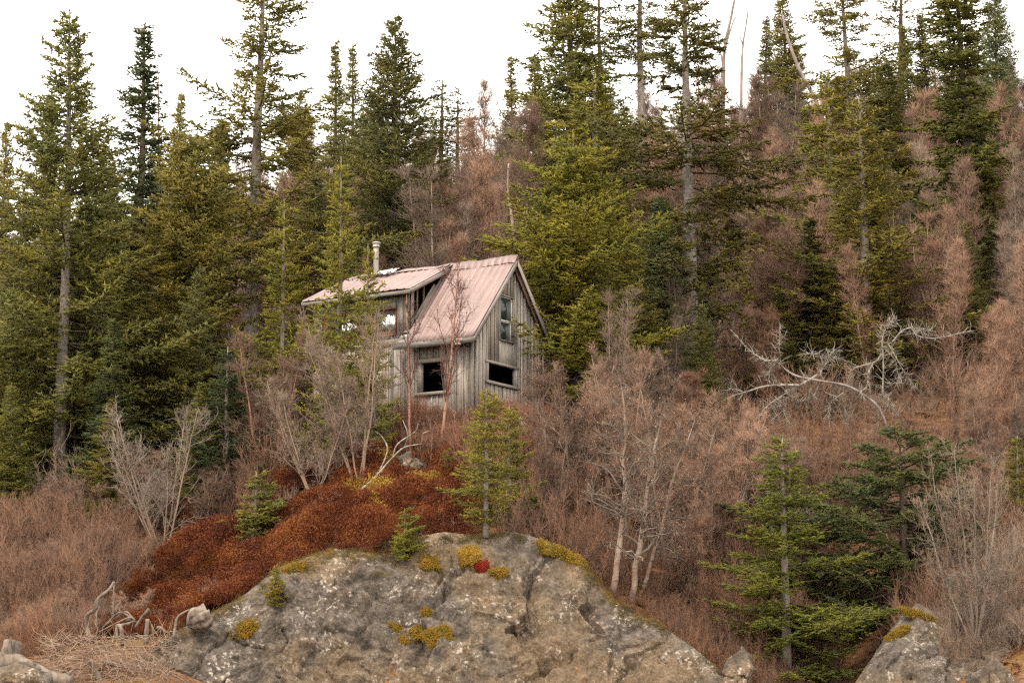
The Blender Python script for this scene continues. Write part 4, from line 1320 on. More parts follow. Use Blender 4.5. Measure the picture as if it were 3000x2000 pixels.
spruce('thin_sapling', 1185, 1490, 50.3, 66, (0.22, 0.22, 0.035), 'tiny bright sapling on the upper edge of the rock', B, bark='bark_young', base_row=1640)
spruce('thin_sapling', 800, 1655, 49.5, 45, (0.24, 0.2, 0.02), 'yellow seedling growing from a crack in the rock', B, bark='bark_young', base_row=1775)
spruce('thin_sapling', 1308, 1318, 55, 42, (0.14, 0.15, 0.02), 'tiny seedling between the red heath and the cabin sill', B, bark='bark_young')
spruce('right_young', 2290, 1275, 51.0, 320, (0.145, 0.165, 0.028), 'large bright young spruce in the lower right foreground', B, bark='bark_young', base_px=2285)
spruce('bough', 2630, 1270, 56, 460, (0.09, 0.115, 0.045), 'wide drooping dark spruce overhanging the gully', B)
spruce('young', 2960, 1275, 57, 75, BRIGHT, 'small spruce at the right edge above the bare shrub', B)

# ------------------------------------------------------------------ bare birches, alders and shrubs
def grow_bare(seed, H=6.0, stems=1, spread=0.1, r0=0.045, nbr=26, cb=0.2, blen=0.36, bang=0.75, nsub=7, ntw=8, tw_len=0.35, tw_r=0.0055, crook=0.06,
              stem_curve=0.15, up=0.35, leaves=0, leaf_size=0.03, pale_branch=False):
    """returns (trunk, branches, twigs, leaf) meshes of one leafless tree or shrub at the origin"""
    rng = np.random.default_rng(seed)
    tg, bg, wg, lg = Geo(), Geo(), Geo(), Geo()
    tw_p, tw_d = [], []
    for st in range(stems):
        a = rng.uniform(0, 6.28) if stems > 1 else 0
        ln = H * (rng.uniform(0.65, 1.0) if stems > 1 else 1.0)
        n = 12
        s = np.linspace(0, 1, n)
        out = spread * rng.uniform(0.4, 1.2) * ln
        p = np.zeros((n, 3))
        p[:, 2] = s * ln * (1 - 0.12 * min(1, spread))
        hx = np.array([math.cos(a), math.sin(a)])
        p[:, :2] = np.outer(s ** (1 - stem_curve), hx) * out
        p[:, :2] += np.cumsum(rng.normal(0, crook * ln / n, (n, 2)), 0)
        rad = r0 * (ln / H) * (1 - s) ** 0.8 + 0.006
        limb(tg, p, rad, 7)
        for b in range(max(3, int(nbr / stems ** 0.5))):
            t = cb + (0.98 - cb) * rng.random() ** 0.9
            p0 = np.array([np.interp(t, s, p[:, c]) for c in range(3)])
            az = rng.uniform(0, 6.28)
            el = rng.normal(math.pi / 2 - bang, 0.2)
            L = ln * blen * (1.1 - t) ** 0.6 * rng.uniform(0.5, 1.15)
            d = np.array([math.cos(az) * math.cos(el), math.sin(az) * math.cos(el), math.sin(el)])
            m = 5
            q = [p0]
            dd = d.copy()
            for k in range(m):
                dd = norm(dd + rng.normal(0, crook * 4, 3) + np.array([0, 0, up * 0.25]))
                q.append(q[-1] + dd * L / m)
            q = np.array(q)
            rb = max(0.007, np.interp(t, s, rad) * 0.5)
            rr = np.linspace(rb, 0.004, m + 1)
            tubes(bg, q[:-1], q[1:], rr[:-1], rr[1:], 4)
            for j in range(nsub):
                f = rng.uniform(0.2, 1.0)
                k = min(m - 1, int(f * m))
                o = q[k] + (q[k + 1] - q[k]) * (f * m - k)
                sdv = norm(norm(q[k + 1] - q[k]) * 0.8 + rng.normal(0, 0.6, 3) + np.array([0, 0, up * 0.5]))
                l2 = L * rng.uniform(0.25, 0.5) * (1.15 - f * 0.5)
                mid = o + sdv * l2 * 0.5
                e = mid + norm(sdv + rng.normal(0, 0.3, 3)) * l2 * 0.5
                tubes(bg, [o, mid], [mid, e], [0.0065, 0.0055], [0.0055, 0.004], 3)
                ff = rng.random(ntw)
                pp = np.where(ff[:, None] < 0.5, o + (mid - o) * (ff[:, None] * 2), mid + (e - mid) * (ff[:, None] * 2 - 1))
                dv = norm(sdv * 0.8 + rng.normal(0, 0.55, (ntw, 3)) + np.array([0, 0, up * 0.4])) * (tw_len * rng.uniform(0.5, 1.2, (ntw, 1)))
                tw_p.append(pp); tw_d.append(dv)
    tp, td = np.concatenate(tw_p), np.concatenate(tw_d)
    cones(wg, tp, td, tw_r)
    side = norm(td + rng.normal(0, 0.5, td.shape)) * np.linalg.norm(td, axis=1, keepdims=True) * 0.55
    cones(wg, tp + td * 0.45, side, tw_r * 0.8)
    out = [tg.mesh('trunk', True), bg.mesh('branches'), wg.mesh('twigs')]
    if leaves:
        i = rng.integers(0, len(tp), leaves)
        c = tp[i] + td[i] * rng.uniform(0.4, 1.0, (leaves, 1))
        leafs(lg, c, rng.normal(0, 1, (leaves, 3)), leaf_size, rng)
        out.append(lg.mesh('leaf'))
    return out

def leafs(g, c, nrm, size, rng, fold=0.25):
    """small folded pointed leaves (two triangles each) centred at c"""
    n = len(c)
    nrm = norm(np.asarray(nrm, float))
    a, b = perp(nrm)
    th = rng.uniform(0, 6.28, n)[:, None]
    u = a * np.cos(th) + b * np.sin(th); w = np.cross(nrm, u)
    sz = (size * rng.uniform(0.6, 1.35, n))[:, None]
    v = np.zeros((n, 4, 3))
    v[:, 0] = c - u * sz; v[:, 2] = c + u * sz
    v[:, 1] = c + w * sz * 0.55 + nrm * sz * fold; v[:, 3] = c - w * sz * 0.55 + nrm * sz * fold
    f = np.array([[0, 1, 2], [0, 2, 3]])
    g.add(v, t=(np.arange(n)[:, None, None] * 4 + f).reshape(-1, 3))

def bare_tree(name, meshes, loc, rz, scale, mats, label, cat, group=None, lean=(0, 0)):
    t = empty(name, loc, rz)
    t.rotation_euler = (lean[0], lean[1], rz)
    t.scale = scale if hasattr(scale, '__len__') else (scale,) * 3
    tag(t, label, cat, group)
    for nm, me, mt in zip(('trunk', 'branches', 'twigs', 'leaf'), meshes, mats):
        o = obj(nm, me, M[mt], t)
        if nm != 'trunk': o['kind'] = 'stuff'
    return t

BIRCH = [grow_bare(101 + i, H=6.0, stems=s, spread=sp, r0=0.036, nbr=nb, cb=0.12, blen=0.26, bang=b, nsub=7, ntw=5, tw_len=0.42, tw_r=0.0052, up=0.8, crook=0.045)
         for i, (s, sp, nb, b) in enumerate(((1, 0.05, 46, 0.42), (2, 0.08, 50, 0.5), (2, 0.14, 50, 0.42), (4, 0.16, 60, 0.36), (3, 0.08, 54, 0.34)))]
prng = np.random.default_rng(77)
HIDE = [(640, 1640, 66.5), (2080, 2870, 70.0), (1560, 1800, 65), (1800, 2130, 61), (2690, 3100, 58.5)]
cnt_b = 0
tries = 0
placed = []
while cnt_b < 298 and tries < 20000:
    tries += 1
    d = prng.uniform(58, 112)
    px = prng.uniform(-80, 3080)
    if any(a < px < b and d < dm for a, b, dm in HIDE): continue
    if px < 640 and (d < 68 or prng.random() < 0.45): continue
    x = (px - 1500) / F * d / PC
    if any((x - q[0]) ** 2 + (d - q[1]) ** 2 < 1.7 ** 2 for q in placed): continue
    placed.append((x, d))
    k = int(prng.integers(0, len(BIRCH)))
    h = prng.uniform(0.7, 1.3) * (0.85 if px < 700 else 1.0) * (0.72 if d < 72 else 1.0)
    bk = 'birch' if prng.random() < 0.6 else 'birch_red'
    where = ('among the dark spruces at the far left' if px < 420 else 'between the spruces left of the cabin' if px < 860 and d < 80 else
             'high on the slope behind the big old spruce' if px < 900 else 'right behind the cabin roof' if px < 1420 and d < 82 else 'on the crest below the sky gap' if px < 1560 else
             'behind the bright bushy spruce' if px < 1830 else 'at the foot of the big dark crooked spruce' if px < 2120 and d < 84 else 'on the skyline right of the big dark spruce' if d > 92 else
             'behind the fallen dead tree' if px < 2560 and d < 84 else 'in the middle of the right slope' if px < 2760 else 'at the right edge of the slope')
    tw = ('twig_pink', 'twig_taupe', 'twig_pink', 'twig_brown')[int(prng.integers(0, 4))]
    bare_tree('bare_birch', BIRCH[k], (x, d, g1(x, d) - 0.05), prng.uniform(0, 6.28), (h * 1.3, h * 1.3, h), (bk, tw, tw),
              '%s leafless birch with %s bark %s' % (('single-stemmed', 'narrow twin-stemmed', 'wide twin-stemmed', 'four-stemmed', 'slim three-stemmed')[k], 'pale' if bk == 'birch' else 'reddish', where), 'birch', 'birches of the hillside thicket', (prng.normal(0, 0.05), prng.normal(0, 0.05)))
    cnt_b += 1

urng = np.random.default_rng(55)
for i in range(34):
    px, d = urng.uniform(1960, 3040), urng.uniform(58.5, 67)
    x = (px - 1500) / F * d / PC
    row = proj(np.array([[x, d, g1(x, d)]]))[1][0]
    top_ok = max(1290 if 2060 < px < 2860 else 1000, 0)
    H = min(urng.uniform(2.4, 3.6), max(1.2, (row - top_ok) / F * d))
    k = int(urng.integers(0, len(BIRCH)))
    tw = ('twig_pink', 'twig_taupe', 'twig_brown')[i % 3]
    bare_tree('bare_sapling', BIRCH[k], (x, d, g1(x, d) - 0.05), urng.uniform(0, 6.28), (H / 6 * 1.5, H / 6 * 1.5, H / 6), (('birch', 'birch_red')[i % 2], tw, tw),
              '%s bare sapling with %s twigs, %s' % (('tall', 'short')[int(H < 2.6)], ('pinkish', 'grey-brown', 'rust-brown')[i % 3],
              'low at the right edge of the photo' if px > 2800 else 'downhill of the fallen dead tree' if px > 2150 else 'just right of the coppery bushes'), 'sapling', 'bare saplings on the lower right slope',
              (urng.normal(0, 0.06), urng.normal(0, 0.06)))

def ground_at(px, d, dz=-0.04):
    x = (px - 1500) / F * d / PC
    return np.array([x, d, g1(x, d) + dz])

def height_to(px, top, base):
    return at(px, top, base[1])[2] - base[2]

# birches in front of the cabin
b = ground_at(1283, 57.6)
bare_tree('bare_birch', grow_bare(201, H=5.2, r0=0.042, nbr=24, cb=0.3, blen=0.36, bang=0.62, nsub=6, ntw=5, tw_len=0.3, tw_r=0.004, crook=0.02, up=0.6),
          b, 0.4, (1, 1, height_to(1278, 740, b) / 5.2), ('birch_red', 'twig_dark', 'twig_dark'), 'thin red-barked birch standing before the cabin wall and roof', 'birch')
b = ground_at(1205, 57.8)
bare_tree('bare_birch', grow_bare(202, H=4.6, r0=0.036, nbr=16, cb=0.3, blen=0.3, bang=0.55, nsub=5, ntw=4, tw_len=0.25, tw_r=0.004, crook=0.03, up=0.6),
          b, 2.0, (1, 1, height_to(1205, 850, b) / 4.6), ('birch_red', 'twig_dark', 'twig_dark'), 'darker thin birch left of the lower cabin window', 'birch')
b = ground_at(1488, 67)
bare_tree('bare_birch', grow_bare(203, H=6.5, r0=0.055, nbr=40, cb=0.3, blen=0.3, bang=0.5, nsub=8, ntw=8), b, 0.1, (1, 1, height_to(1490, 330, b) / 6.5),
          ('birch', 'twig_pink', 'twig_pink'), 'pale-trunked birch rising behind the cabin ridge', 'birch')
# clump of pale birches right of the rock
for i, (bx, br, tx, tr_, r_, lab) in enumerate(((1795, 1745, 1752, 1130, 0.075, 'left stem of the three pale birches at the right end of the rock'),
                                               (1848, 1760, 1890, 1180, 0.07, 'middle stem of the three pale birches at the right end of the rock'),
                                               (1880, 1750, 1985, 1200, 0.05, 'right stem of the three pale birches, bent outwards'))):
    b, _ = pick(bx, br)
    b[2] -= 0.05
    H = height_to(tx, tr_, b)
    top = at(tx, tr_, b[1])
    bare_tree('pale_birch', grow_bare(210 + i, H=H, r0=r_, nbr=34, cb=0.22, blen=0.34, bang=0.95, nsub=6, ntw=4, tw_len=0.26, tw_r=0.004, crook=0.09, up=0.15, leaves=450, leaf_size=0.02),
              b, 0.0, 1, ('birch', 'twig_grey', 'twig_taupe', 'copper'), lab, 'birch', 'pale birches on the rock', (0, math.atan2(top[0] - b[0], H)))
# grey alder at the left, other grey shrubs
b, _ = pick(478, 1630)
bare_tree('bare_alder', grow_bare(220, H=3.9, stems=7, spread=0.5, r0=0.022, nbr=42, cb=0.15, blen=0.42, bang=0.75, nsub=5, ntw=3, tw_len=0.24, tw_r=0.005, crook=0.05, stem_curve=0.2),
          b, 3.3, (1.15, 0.8, 1.12), ('twig_taupe', 'twig_grey', 'twig_grey'), 'spreading pale grey alder left of the red heath', 'shrub')
b = ground_at(1060, 55.5)
bare_tree('bare_shrub', grow_bare(221, H=5.0, stems=6, spread=0.32, r0=0.026, nbr=46, cb=0.2, blen=0.36, bang=0.75, nsub=6, ntw=4, tw_len=0.28, tw_r=0.0045, crook=0.06),
          b, 0.2, (1.05, 0.7, 1.0), ('twig_taupe', 'twig_taupe', 'twig_taupe'), 'tangled grey shrub in front of the left half of the cabin', 'shrub')
b = ground_at(930, 55.8)
bare_tree('bare_shrub', grow_bare(222, H=3.6, stems=7, spread=0.5, r0=0.02, nbr=52, cb=0.15, blen=0.42, bang=0.7, nsub=6, ntw=4, tw_len=0.28, tw_r=0.0045),
          b, 0.2, (1.0, 0.7, 1.0), ('twig_taupe', 'twig_taupe', 'twig_taupe'), 'low grey shrub behind the top of the red heath', 'shrub')
b = ground_at(790, 58.5)
bare_tree('bare_shrub', grow_bare(223, H=5.5, stems=4, spread=0.3, r0=0.04, nbr=50, cb=0.2, blen=0.34, bang=0.6, nsub=7, ntw=6, tw_len=0.32, tw_r=0.005),
          b, 0.2, (1.0, 0.7, 1.0), ('birch_red', 'twig_brown', 'twig_pink'), 'brown bare shrub between the two young spruces left of the cabin', 'shrub')
b, _ = pick(2172, 1570)
bare_tree('bare_alder', grow_bare(224, H=3.9, stems=8, spread=0.3, r0=0.03, nbr=50, cb=0.35, blen=0.3, bang=0.5, nsub=6, ntw=7, tw_len=0.28, tw_r=0.005, crook=0.03),
          b, 1.5, (1, 0.7, 1), ('dead', 'twig_grey', 'twig_pink'), 'clump of straight grey stems above the bright young spruce', 'shrub')
b, _ = pick(2860, 1900)
bare_tree('bare_alder', grow_bare(225, H=4.6, stems=8, spread=0.5, r0=0.032, nbr=60, cb=0.12, blen=0.4, bang=0.85, nsub=5, ntw=3, tw_len=0.28, tw_r=0.005, crook=0.07),
          b, 0.9, (1.0, 0.7, 1.0), ('twig_grey', 'twig_grey', 'twig_taupe'), 'sprawling bare grey shrub in the lower right corner', 'shrub')
# coppery bushes to the right of the cabin
copper = [(1690, 57.0, 975, 1.25, 'coppery twiggy bush close to the cabin gable'), (1830, 55.5, 1010, 1.2, 'tallest coppery twig bush between cabin and pale birches'),
          (1950, 54.6, 1080, 1.1, 'coppery bush right behind the bent pale birch'), (1990, 52.2, 1420, 1.2, 'low coppery bush at the lower right of the pale birches'),
          (2075, 56, 1130, 1.1, 'coppery bush left of the straight grey stems'), (1620, 54.2, 1240, 0.9, 'low coppery bush beside the sapling pair')]
CB = [grow_bare(230 + i, H=4.0, stems=7, spread=0.42, r0=0.028, nbr=60, cb=0.12, blen=0.36, bang=0.6, nsub=7, ntw=6, tw_len=0.26, tw_r=0.0048, leaves=1400, leaf_size=0.017) for i in range(2)]
for i, (px, d, top, wd, lab) in enumerate(copper):
    b = ground_at(px, d)
    H = height_to(px, top, b)
    bare_tree('twig_bush', CB[i % 2], b, i * 1.7, (H / 4 * wd * 0.85, H / 4 * wd * 0.7, H / 4), ('twig_taupe', 'twig_taupe', 'twig_pink', 'copper'), lab, 'shrub', 'coppery bushes right of the cabin')
lrng = np.random.default_rng(91)
nlow = 0
while nlow < 58:
    px = lrng.uniform(1900, 3050) if nlow < 34 else lrng.uniform(-40, 640) if nlow < 46 else lrng.uniform(-60, 430)
    d = lrng.uniform(55.5, 64) if nlow < 34 else lrng.uniform(57, 61.5) if nlow < 46 else lrng.uniform(48.5, 56)
    if 2180 < px < 2400 and d < 56: continue
    b = ground_at(px, d)
    H = lrng.uniform(1.3, 2.3) if nlow < 46 else lrng.uniform(0.9, 1.5)
    k = int(lrng.integers(0, 2))
    mt = ('twig_taupe', 'twig_brown', 'twig_pink')[int(lrng.integers(0, 3))]
    side = '%s %s leafless shrub %s' % ('taller' if H > 1.85 else 'low', {'twig_taupe': 'grey-brown', 'twig_brown': 'rust-brown', 'twig_pink': 'pinkish'}[mt],
            'at the right edge of the slope' if px > 2780 else 'on the slope between dead tree and gully' if px > 2350 else 'above the bright young spruce' if px > 1800 else 'out on the grey brush slope at the left' if d < 56.5 else 'under the spruces at the far left' if px < 300 else 'near the pale grey alder')
    bare_tree('low_shrub', CB[k][:3], b, lrng.uniform(0, 6.28), (H / 4 * 1.3, H / 4 * 1.3, H / 4), (mt, mt, mt), side, 'shrub', 'low leafless shrubs on the slope')
    nlow += 1
# crooked white birch leaning at the foot of the cabin
b = ground_at(1075, 54.2)
g = Geo()
def limb_px(g, pts, d, r0, r1, sides=6, dj=0.0, seed=0, per=4):
    rg = np.random.default_rng(seed)
    n = len(pts)
    dd = d + np.cumsum(rg.normal(0, dj, n)) if dj else np.full(n, d)
    P = smooth_line([at(x, y, q) for (x, y), q in zip(pts, dd)], per)
    rr = np.linspace(r0, r1, len(P)) * (1 + rg.normal(0, 0.07, len(P)))
    limb(g, P, rr, sides)
    return P
for pts, r0, r1 in ((((1040, 1450), (1075, 1420), (1110, 1385), (1150, 1340), (1185, 1310), (1235, 1300)), 0.035, 0.014),
                    (((1150, 1340), (1165, 1300), (1215, 1265), (1225, 1240)), 0.022, 0.008), (((1185, 1310), (1195, 1275), (1180, 1230)), 0.02, 0.007),
                    (((1110, 1385), (1135, 1320), (1120, 1280), (1098, 1262)), 0.025, 0.008), (((1235, 1300), (1240, 1270), (1258, 1262)), 0.016, 0.006)):
    limb_px(g, pts, 54.2, r0, r1, 6, 0.05, 3)
tag(obj('leaning_birch', g.mesh('leaning_birch', True), M['dead']), 'crooked white-barked birch leaning at the top of the red heath', 'birch')

# ------------------------------------------------------------------ dead fallen tree on the right, snags
M['snag'] = bark_mat('snag_bark', (0.12, 0.09, 0.08), (0.3, 0.25, 0.22))
DT = dict(
    trunk=[(((2605, 1265), (2575, 1195), (2535, 1160), (2480, 1130), (2400, 1115), (2330, 1100), (2290, 1072), (2280, 1054)), 0.07, 0.035)],
    limb=[(((2395, 1098), (2340, 1130), (2260, 1180), (2220, 1222), (2180, 1262), (2150, 1290), (2153, 1335)), 0.06, 0.015),
          (((2340, 1128), (2250, 1130), (2180, 1150), (2110, 1175), (2050, 1205), (1995, 1226)), 0.055, 0.012),
          (((2180, 1150), (2145, 1139), (2112, 1158), (2105, 1200), (2103, 1245)), 0.03, 0.01),
          (((2288, 1070), (2285, 1058), (2262, 1078), (2253, 1095), (2254, 1125)), 0.04, 0.014),
          (((2280, 1054), (2245, 1056), (2215, 1040), (2180, 1010), (2140, 965)), 0.042, 0.012),
          (((2280, 1054), (2284, 1010), (2286, 955)), 0.03, 0.01),
          (((2300, 1143), (2320, 1162), (2350, 1174), (2392, 1153)), 0.025, 0.009),
          (((2255, 1175), (2272, 1212), (2276, 1242)), 0.02, 0.008), (((2270, 1160), (2290, 1190), (2312, 1250)), 0.02, 0.007),
          (((2402, 1102), (2412, 1075), (2442, 1050), (2478, 1058)), 0.045, 0.012), (((2412, 1075), (2398, 1040), (2350, 1035)), 0.025, 0.01),
          (((2420, 1070), (2432, 1042), (2447, 1022)), 0.02, 0.007),
          (((2585, 1165), (2588, 1080), (2585, 1005), (2590, 965)), 0.05, 0.02),
          (((2585, 1005), (2580, 1040), (2560, 1062), (2505, 1078), (2495, 1102), (2470, 1150), (2476, 1205), (2492, 1262), (2530, 1298)), 0.05, 0.012),
          (((2585, 1003), (2602, 1008), (2618, 1035), (2642, 1078), (2668, 1118), (2692, 1142)), 0.042, 0.01),
          (((2590, 1020), (2620, 1052), (2630, 1092), (2640, 1120), (2600, 1122)), 0.035, 0.012),
          (((2560, 1060), (2545, 1092), (2540, 1130), (2521, 1150), (2536, 1172)), 0.035, 0.01),
          (((2590, 1145), (2606, 1172), (2598, 1195)), 0.022, 0.008), (((2590, 1143), (2576, 1180), (2572, 1240), (2560, 1288), (2528, 1302)), 0.03, 0.01),
          (((2606, 1180), (2630, 1215), (2658, 1258)), 0.02, 0.007), (((2612, 1005), (2640, 972), (2668, 962), (2690, 984), (2740, 991), (2800, 979), (2852, 968)), 0.05, 0.01),
          (((2685, 980), (2690, 970), (2732, 969)), 0.022, 0.008), (((2470, 1150), (2432, 1184), (2428, 1242)), 0.024, 0.008),
          (((2588, 975), (2606, 950), (2628, 938)), 0.018, 0.007)])
dead = empty('dead_tree', at(2605, 1265, 67.0))
tag(dead, 'fallen dead tree with pale lichen-crusted crooked limbs on the right slope', 'dead tree')
dloc = np.array(dead.location)
dr = np.random.default_rng(8)
tw_g = Geo()
for nm, lst in DT.items():
    for i, (pts, r0, r1) in enumerate(lst):
        g = Geo()
        P = limb_px(g, pts, 66.6, r0 * 0.66, r1 * 0.85, 7, 0.12, i + (50 if nm == 'limb' else 0), 5)
        me = g.mesh(nm, True)
        me.transform(Matrix.Translation(-Vector(dloc)))
        obj(nm, me, M['dead' if nm == 'limb' else 'snag'], dead)
        if nm == 'limb':
            n = int(14 + len(P) * 2.2)
            k = dr.integers(2, len(P) - 1, n)
            dv = norm(dr.normal(0, 1, (n, 3)) + norm(P[k] - P[k - 1]) * 0.5) * dr.uniform(0.12, 0.5, (n, 1))
            tubes(tw_g, P[k], P[k] + dv * 0.6, 0.011, 0.008, 3)
            cones(tw_g, P[k] + dv * 0.6, norm(dv + dr.normal(0, 0.12, dv.shape)) * 0.2, 0.008)
me = tw_g.mesh('twigs'); me.transform(Matrix.Translation(-Vector(dloc)))
obj('twigs', me, M['dead'], dead)

def snag(pts_list, d, label, mat='dead'):
    g = Geo()
    for i, (pts, r0, r1) in enumerate(pts_list):
        limb_px(g, pts, d, r0, r1, 6, 0.05, i)
    return tag(obj('dead_snag', g.mesh('dead_snag', True), M[mat]), label, 'dead tree')
snag([(((466, 900), (465, 600), (464, 300), (462, 128)), 0.09, 0.012)] + [(((464, y), (464 + s * 16, y - 6)), 0.014, 0.006) for y, s in ((180, 1), (205, -1), (232, 1), (255, -1), (275, 1), (300, -1), (320, 1))], 88,
     'bare thin dead pole against the white sky on the left', 'snag')
snag([(((2115, 620), (2118, 300), (2122, 150), (2140, 60), (2156, -20)), 0.13, 0.05), (((2125, 140), (2150, 60), (2165, 50)), 0.05, 0.015), (((2120, 210), (2100, 80), (2098, 55)), 0.04, 0.012)], 96,
     'dark forked dead snag leaning right of the big dark spruce', 'snag')
snag([(((2168, 640), (2172, 250), (2176, 140), (2188, 60), (2192, 20)), 0.1, 0.02), (((2176, 130), (2165, 105), (2152, 104)), 0.035, 0.012), (((2188, 70), (2180, 40)), 0.02, 0.01)], 98,
     'thin crooked dead snag second from the big dark spruce', 'snag')
snag([(((2450, 520), (2400, 320), (2340, 200), (2304, 100), (2293, 45)), 0.12, 0.05), (((2294, 60), (2275, 52), (2268, 48)), 0.04, 0.02), (((2306, 105), (2285, 88), (2276, 84)), 0.025, 0.012)], 100,
     'broken dead snag leaning left on the right skyline', 'snag')
snag([(((1512, 740), (1500, 640), (1488, 560), (1490, 480)), 0.07, 0.03)], 66.5, 'pale broken birch trunk just above the cabin ridge', 'birch')
snag([(((1545, 1280), (1535, 1255), (1522, 1222)), 0.05, 0.04)], 58.2, 'short broken pale post leaning beside the gable wall')

# ------------------------------------------------------------------ driftwood at the bottom left
def drift(name, lst, d, label, cat='driftwood', sides=8):
    g = Geo()
    for i, (pts, r0, r1) in enumerate(lst):
        limb_px(g, pts, d, r0, r1, sides, 0.04, i + len(label))
    return tag(obj(name, g.mesh(name, True), M['drift']), label, cat, 'driftwood below the red heath')
drift('driftwood_branch', [(((262, 1880), (257, 1840), (255, 1802), (280, 1783), (286, 1755), (318, 1727), (335, 1703)), 0.055, 0.03), (((281, 1840), (284, 1780), (292, 1748)), 0.022, 0.02), (((313, 1735), (322, 1730), (334, 1728)), 0.02, 0.012)],
      48.2, 'tall bleached forked branch standing left of the red heath')
drift('dead_stick', [(((331, 1810), (332, 1770), (334, 1706)), 0.022, 0.014)], 48.3, 'thin dark upright stick beside the tall forked branch')
drift('root_fan', [(((398, 1822), (370, 1800), (345, 1795), (300, 1838)), 0.03, 0.012), (((395, 1818), (372, 1792), (352, 1800), (310, 1830)), 0.025, 0.01), (((395, 1815), (380, 1808), (345, 1822), (290, 1850)), 0.026, 0.01),
                   (((345, 1795), (340, 1780), (355, 1760)), 0.014, 0.006), (((330, 1800), (325, 1790), (320, 1782)), 0.012, 0.006), (((390, 1815), (365, 1815), (350, 1805)), 0.02, 0.008), (((350, 1800), (352, 1775), (356, 1758)), 0.013, 0.006)],
      47.6, 'fan of bleached roots under the lower end of the red heath')
drift('driftwood_stump', [(((360, 1890), (357, 1850), (350, 1832), (342, 1835), (343, 1870)), 0.05, 0.03), (((352, 1832), (375, 1826), (395, 1818)), 0.04, 0.02)], 47.2, 'twisted bleached root knee among the roots')
drift('post', [(((428, 1885), (430, 1845), (432, 1812)), 0.05, 0.045)], 47.4, 'thicker of two short upright grey posts')
drift('post', [(((450, 1870), (447, 1845), (444, 1828)), 0.026, 0.018)], 47.5, 'thinner of two short upright grey posts')
drift('driftwood_stick', [(((395, 1838), (415, 1808), (437, 1784)), 0.02, 0.045)], 47.8, 'slanting broken stick above the posts')
drift('driftwood_plank', [(((460, 1838), (472, 1840), (486, 1852)), 0.05, 0.03), (((486, 1852), (505, 1848)), 0.016, 0.01)], 47.6, 'small splintered white driftwood piece between posts and log')
drift('driftwood_stick', [(((508, 1868), (514, 1830), (520, 1808), (535, 1795), (555, 1785)), 0.035, 0.018), (((512, 1868), (516, 1845)), 0.05, 0.03)], 47.8, 'bent pale stick leaning on the ringed log')
# ringed log end: a gnarled lathe lying on its side
def gnarled(name, px, py, d, rad, ln, label, seed, tilt):
    rg = np.random.default_rng(seed)
    n, m = 40, 16
    v = []
    for i in range(m):
        f = i / (m - 1)
        prof = math.sin(min(1, f * 1.5 + 0.12) * 1.57) * (1 - 0.35 * max(0, f - 0.6))
        for k in range(n):
            a = 2 * math.pi * k / n
            r = rad * prof * (1 + 0.1 * math.sin(a * 7 + f * 3) + 0.06 * math.sin(a * 13 + 1))
            v.append((ln * (f - 0.5), r * math.cos(a), r * math.sin(a)))
    v = np.array(v); v = v + 0.02 * fbm(v * 9, 3, seed)[:, None]
    q = [[i * n + k, i * n + (k + 1) % n, (i + 1) * n + (k + 1) % n, (i + 1) * n + k] for i in range(m - 1) for k in range(n)]
    q2 = [list(range(n))[::-1]]
    me = fast_mesh(name, np.concatenate([v, v[:n].mean(0)[None], v[-n:].mean(0)[None]]), [np.array([[m * n, (k + 1) % n, k] for k in range(n)] + [[m * n + 1, (m - 1) * n + k, (m - 1) * n + (k + 1) % n] for k in range(n)]), np.array(q)], True)
    o = obj(name, me, M['drift'])
    o.location = Vector(at(px, py, d)); o.rotation_euler = (0.3, tilt, 0.5)
    return tag(o, label, 'driftwood', 'driftwood below the red heath')
gnarled('driftwood_log', 578, 1815, 48.0, 0.27, 0.5, 'rounded bleached log end with grooves at the edge of the rock', 3, -0.5)
drift('driftwood_log', [(((-40, 1950), (30, 1935), (90, 1960), (150, 1985), (210, 1995)), 0.22, 0.13), (((35, 1960), (30, 1920), (38, 1880)), 0.17, 0.19), (((150, 1985), (195, 1975), (215, 1960)), 0.06, 0.02), (((40, 1950), (10, 1985), (-20, 2030)), 0.1, 0.06)],
      46.0, 'big weathered log and root stump in the bottom left corner', sides=12)
drift('driftwood_log', [(((262, 1935), (275, 1962), (295, 1995), (310, 2030)), 0.075, 0.06)], 46.3, 'peeled pale log pointing down at the bottom left')
drift('driftwood_branch', [(((560, 2010), (500, 1972), (420, 1958), (340, 1950), (300, 1935)), 0.012, 0.03), (((420, 1958), (370, 1940), (345, 1920)), 0.014, 0.006), (((500, 1972), (455, 1990)), 0.01, 0.005)], 46.6, 'long thin branch lying over the left foot of the rock')
# stick-like debris heap
g = Geo()
rg = np.random.default_rng(5)
n = 1000
pxs, rws = rg.uniform(130, 500, n), rg.uniform(1860, 2040, n)
P = np.array([at(a, b_, 46.9 + rg.normal(0, 0.35) - (b_ - 1900) * 0.006) for a, b_ in zip(pxs, rws)])
dv = norm(rg.normal(0, 1, (n, 3)) * np.array([1, 0.5, 0.6])) * rg.uniform(0.15, 0.6, (n, 1))
tubes(g, P, P + dv * 0.6, 0.008, 0.006, 3)
cones(g, P + dv * 0.6, norm(dv + rg.normal(0, 0.15, dv.shape)) * 0.25, 0.006)
tag(obj('dead_twig_heap', g.mesh('dead_twig_heap'), M['twig_taupe']), 'heap of tangled dead grey twigs among the driftwood', kind='stuff')

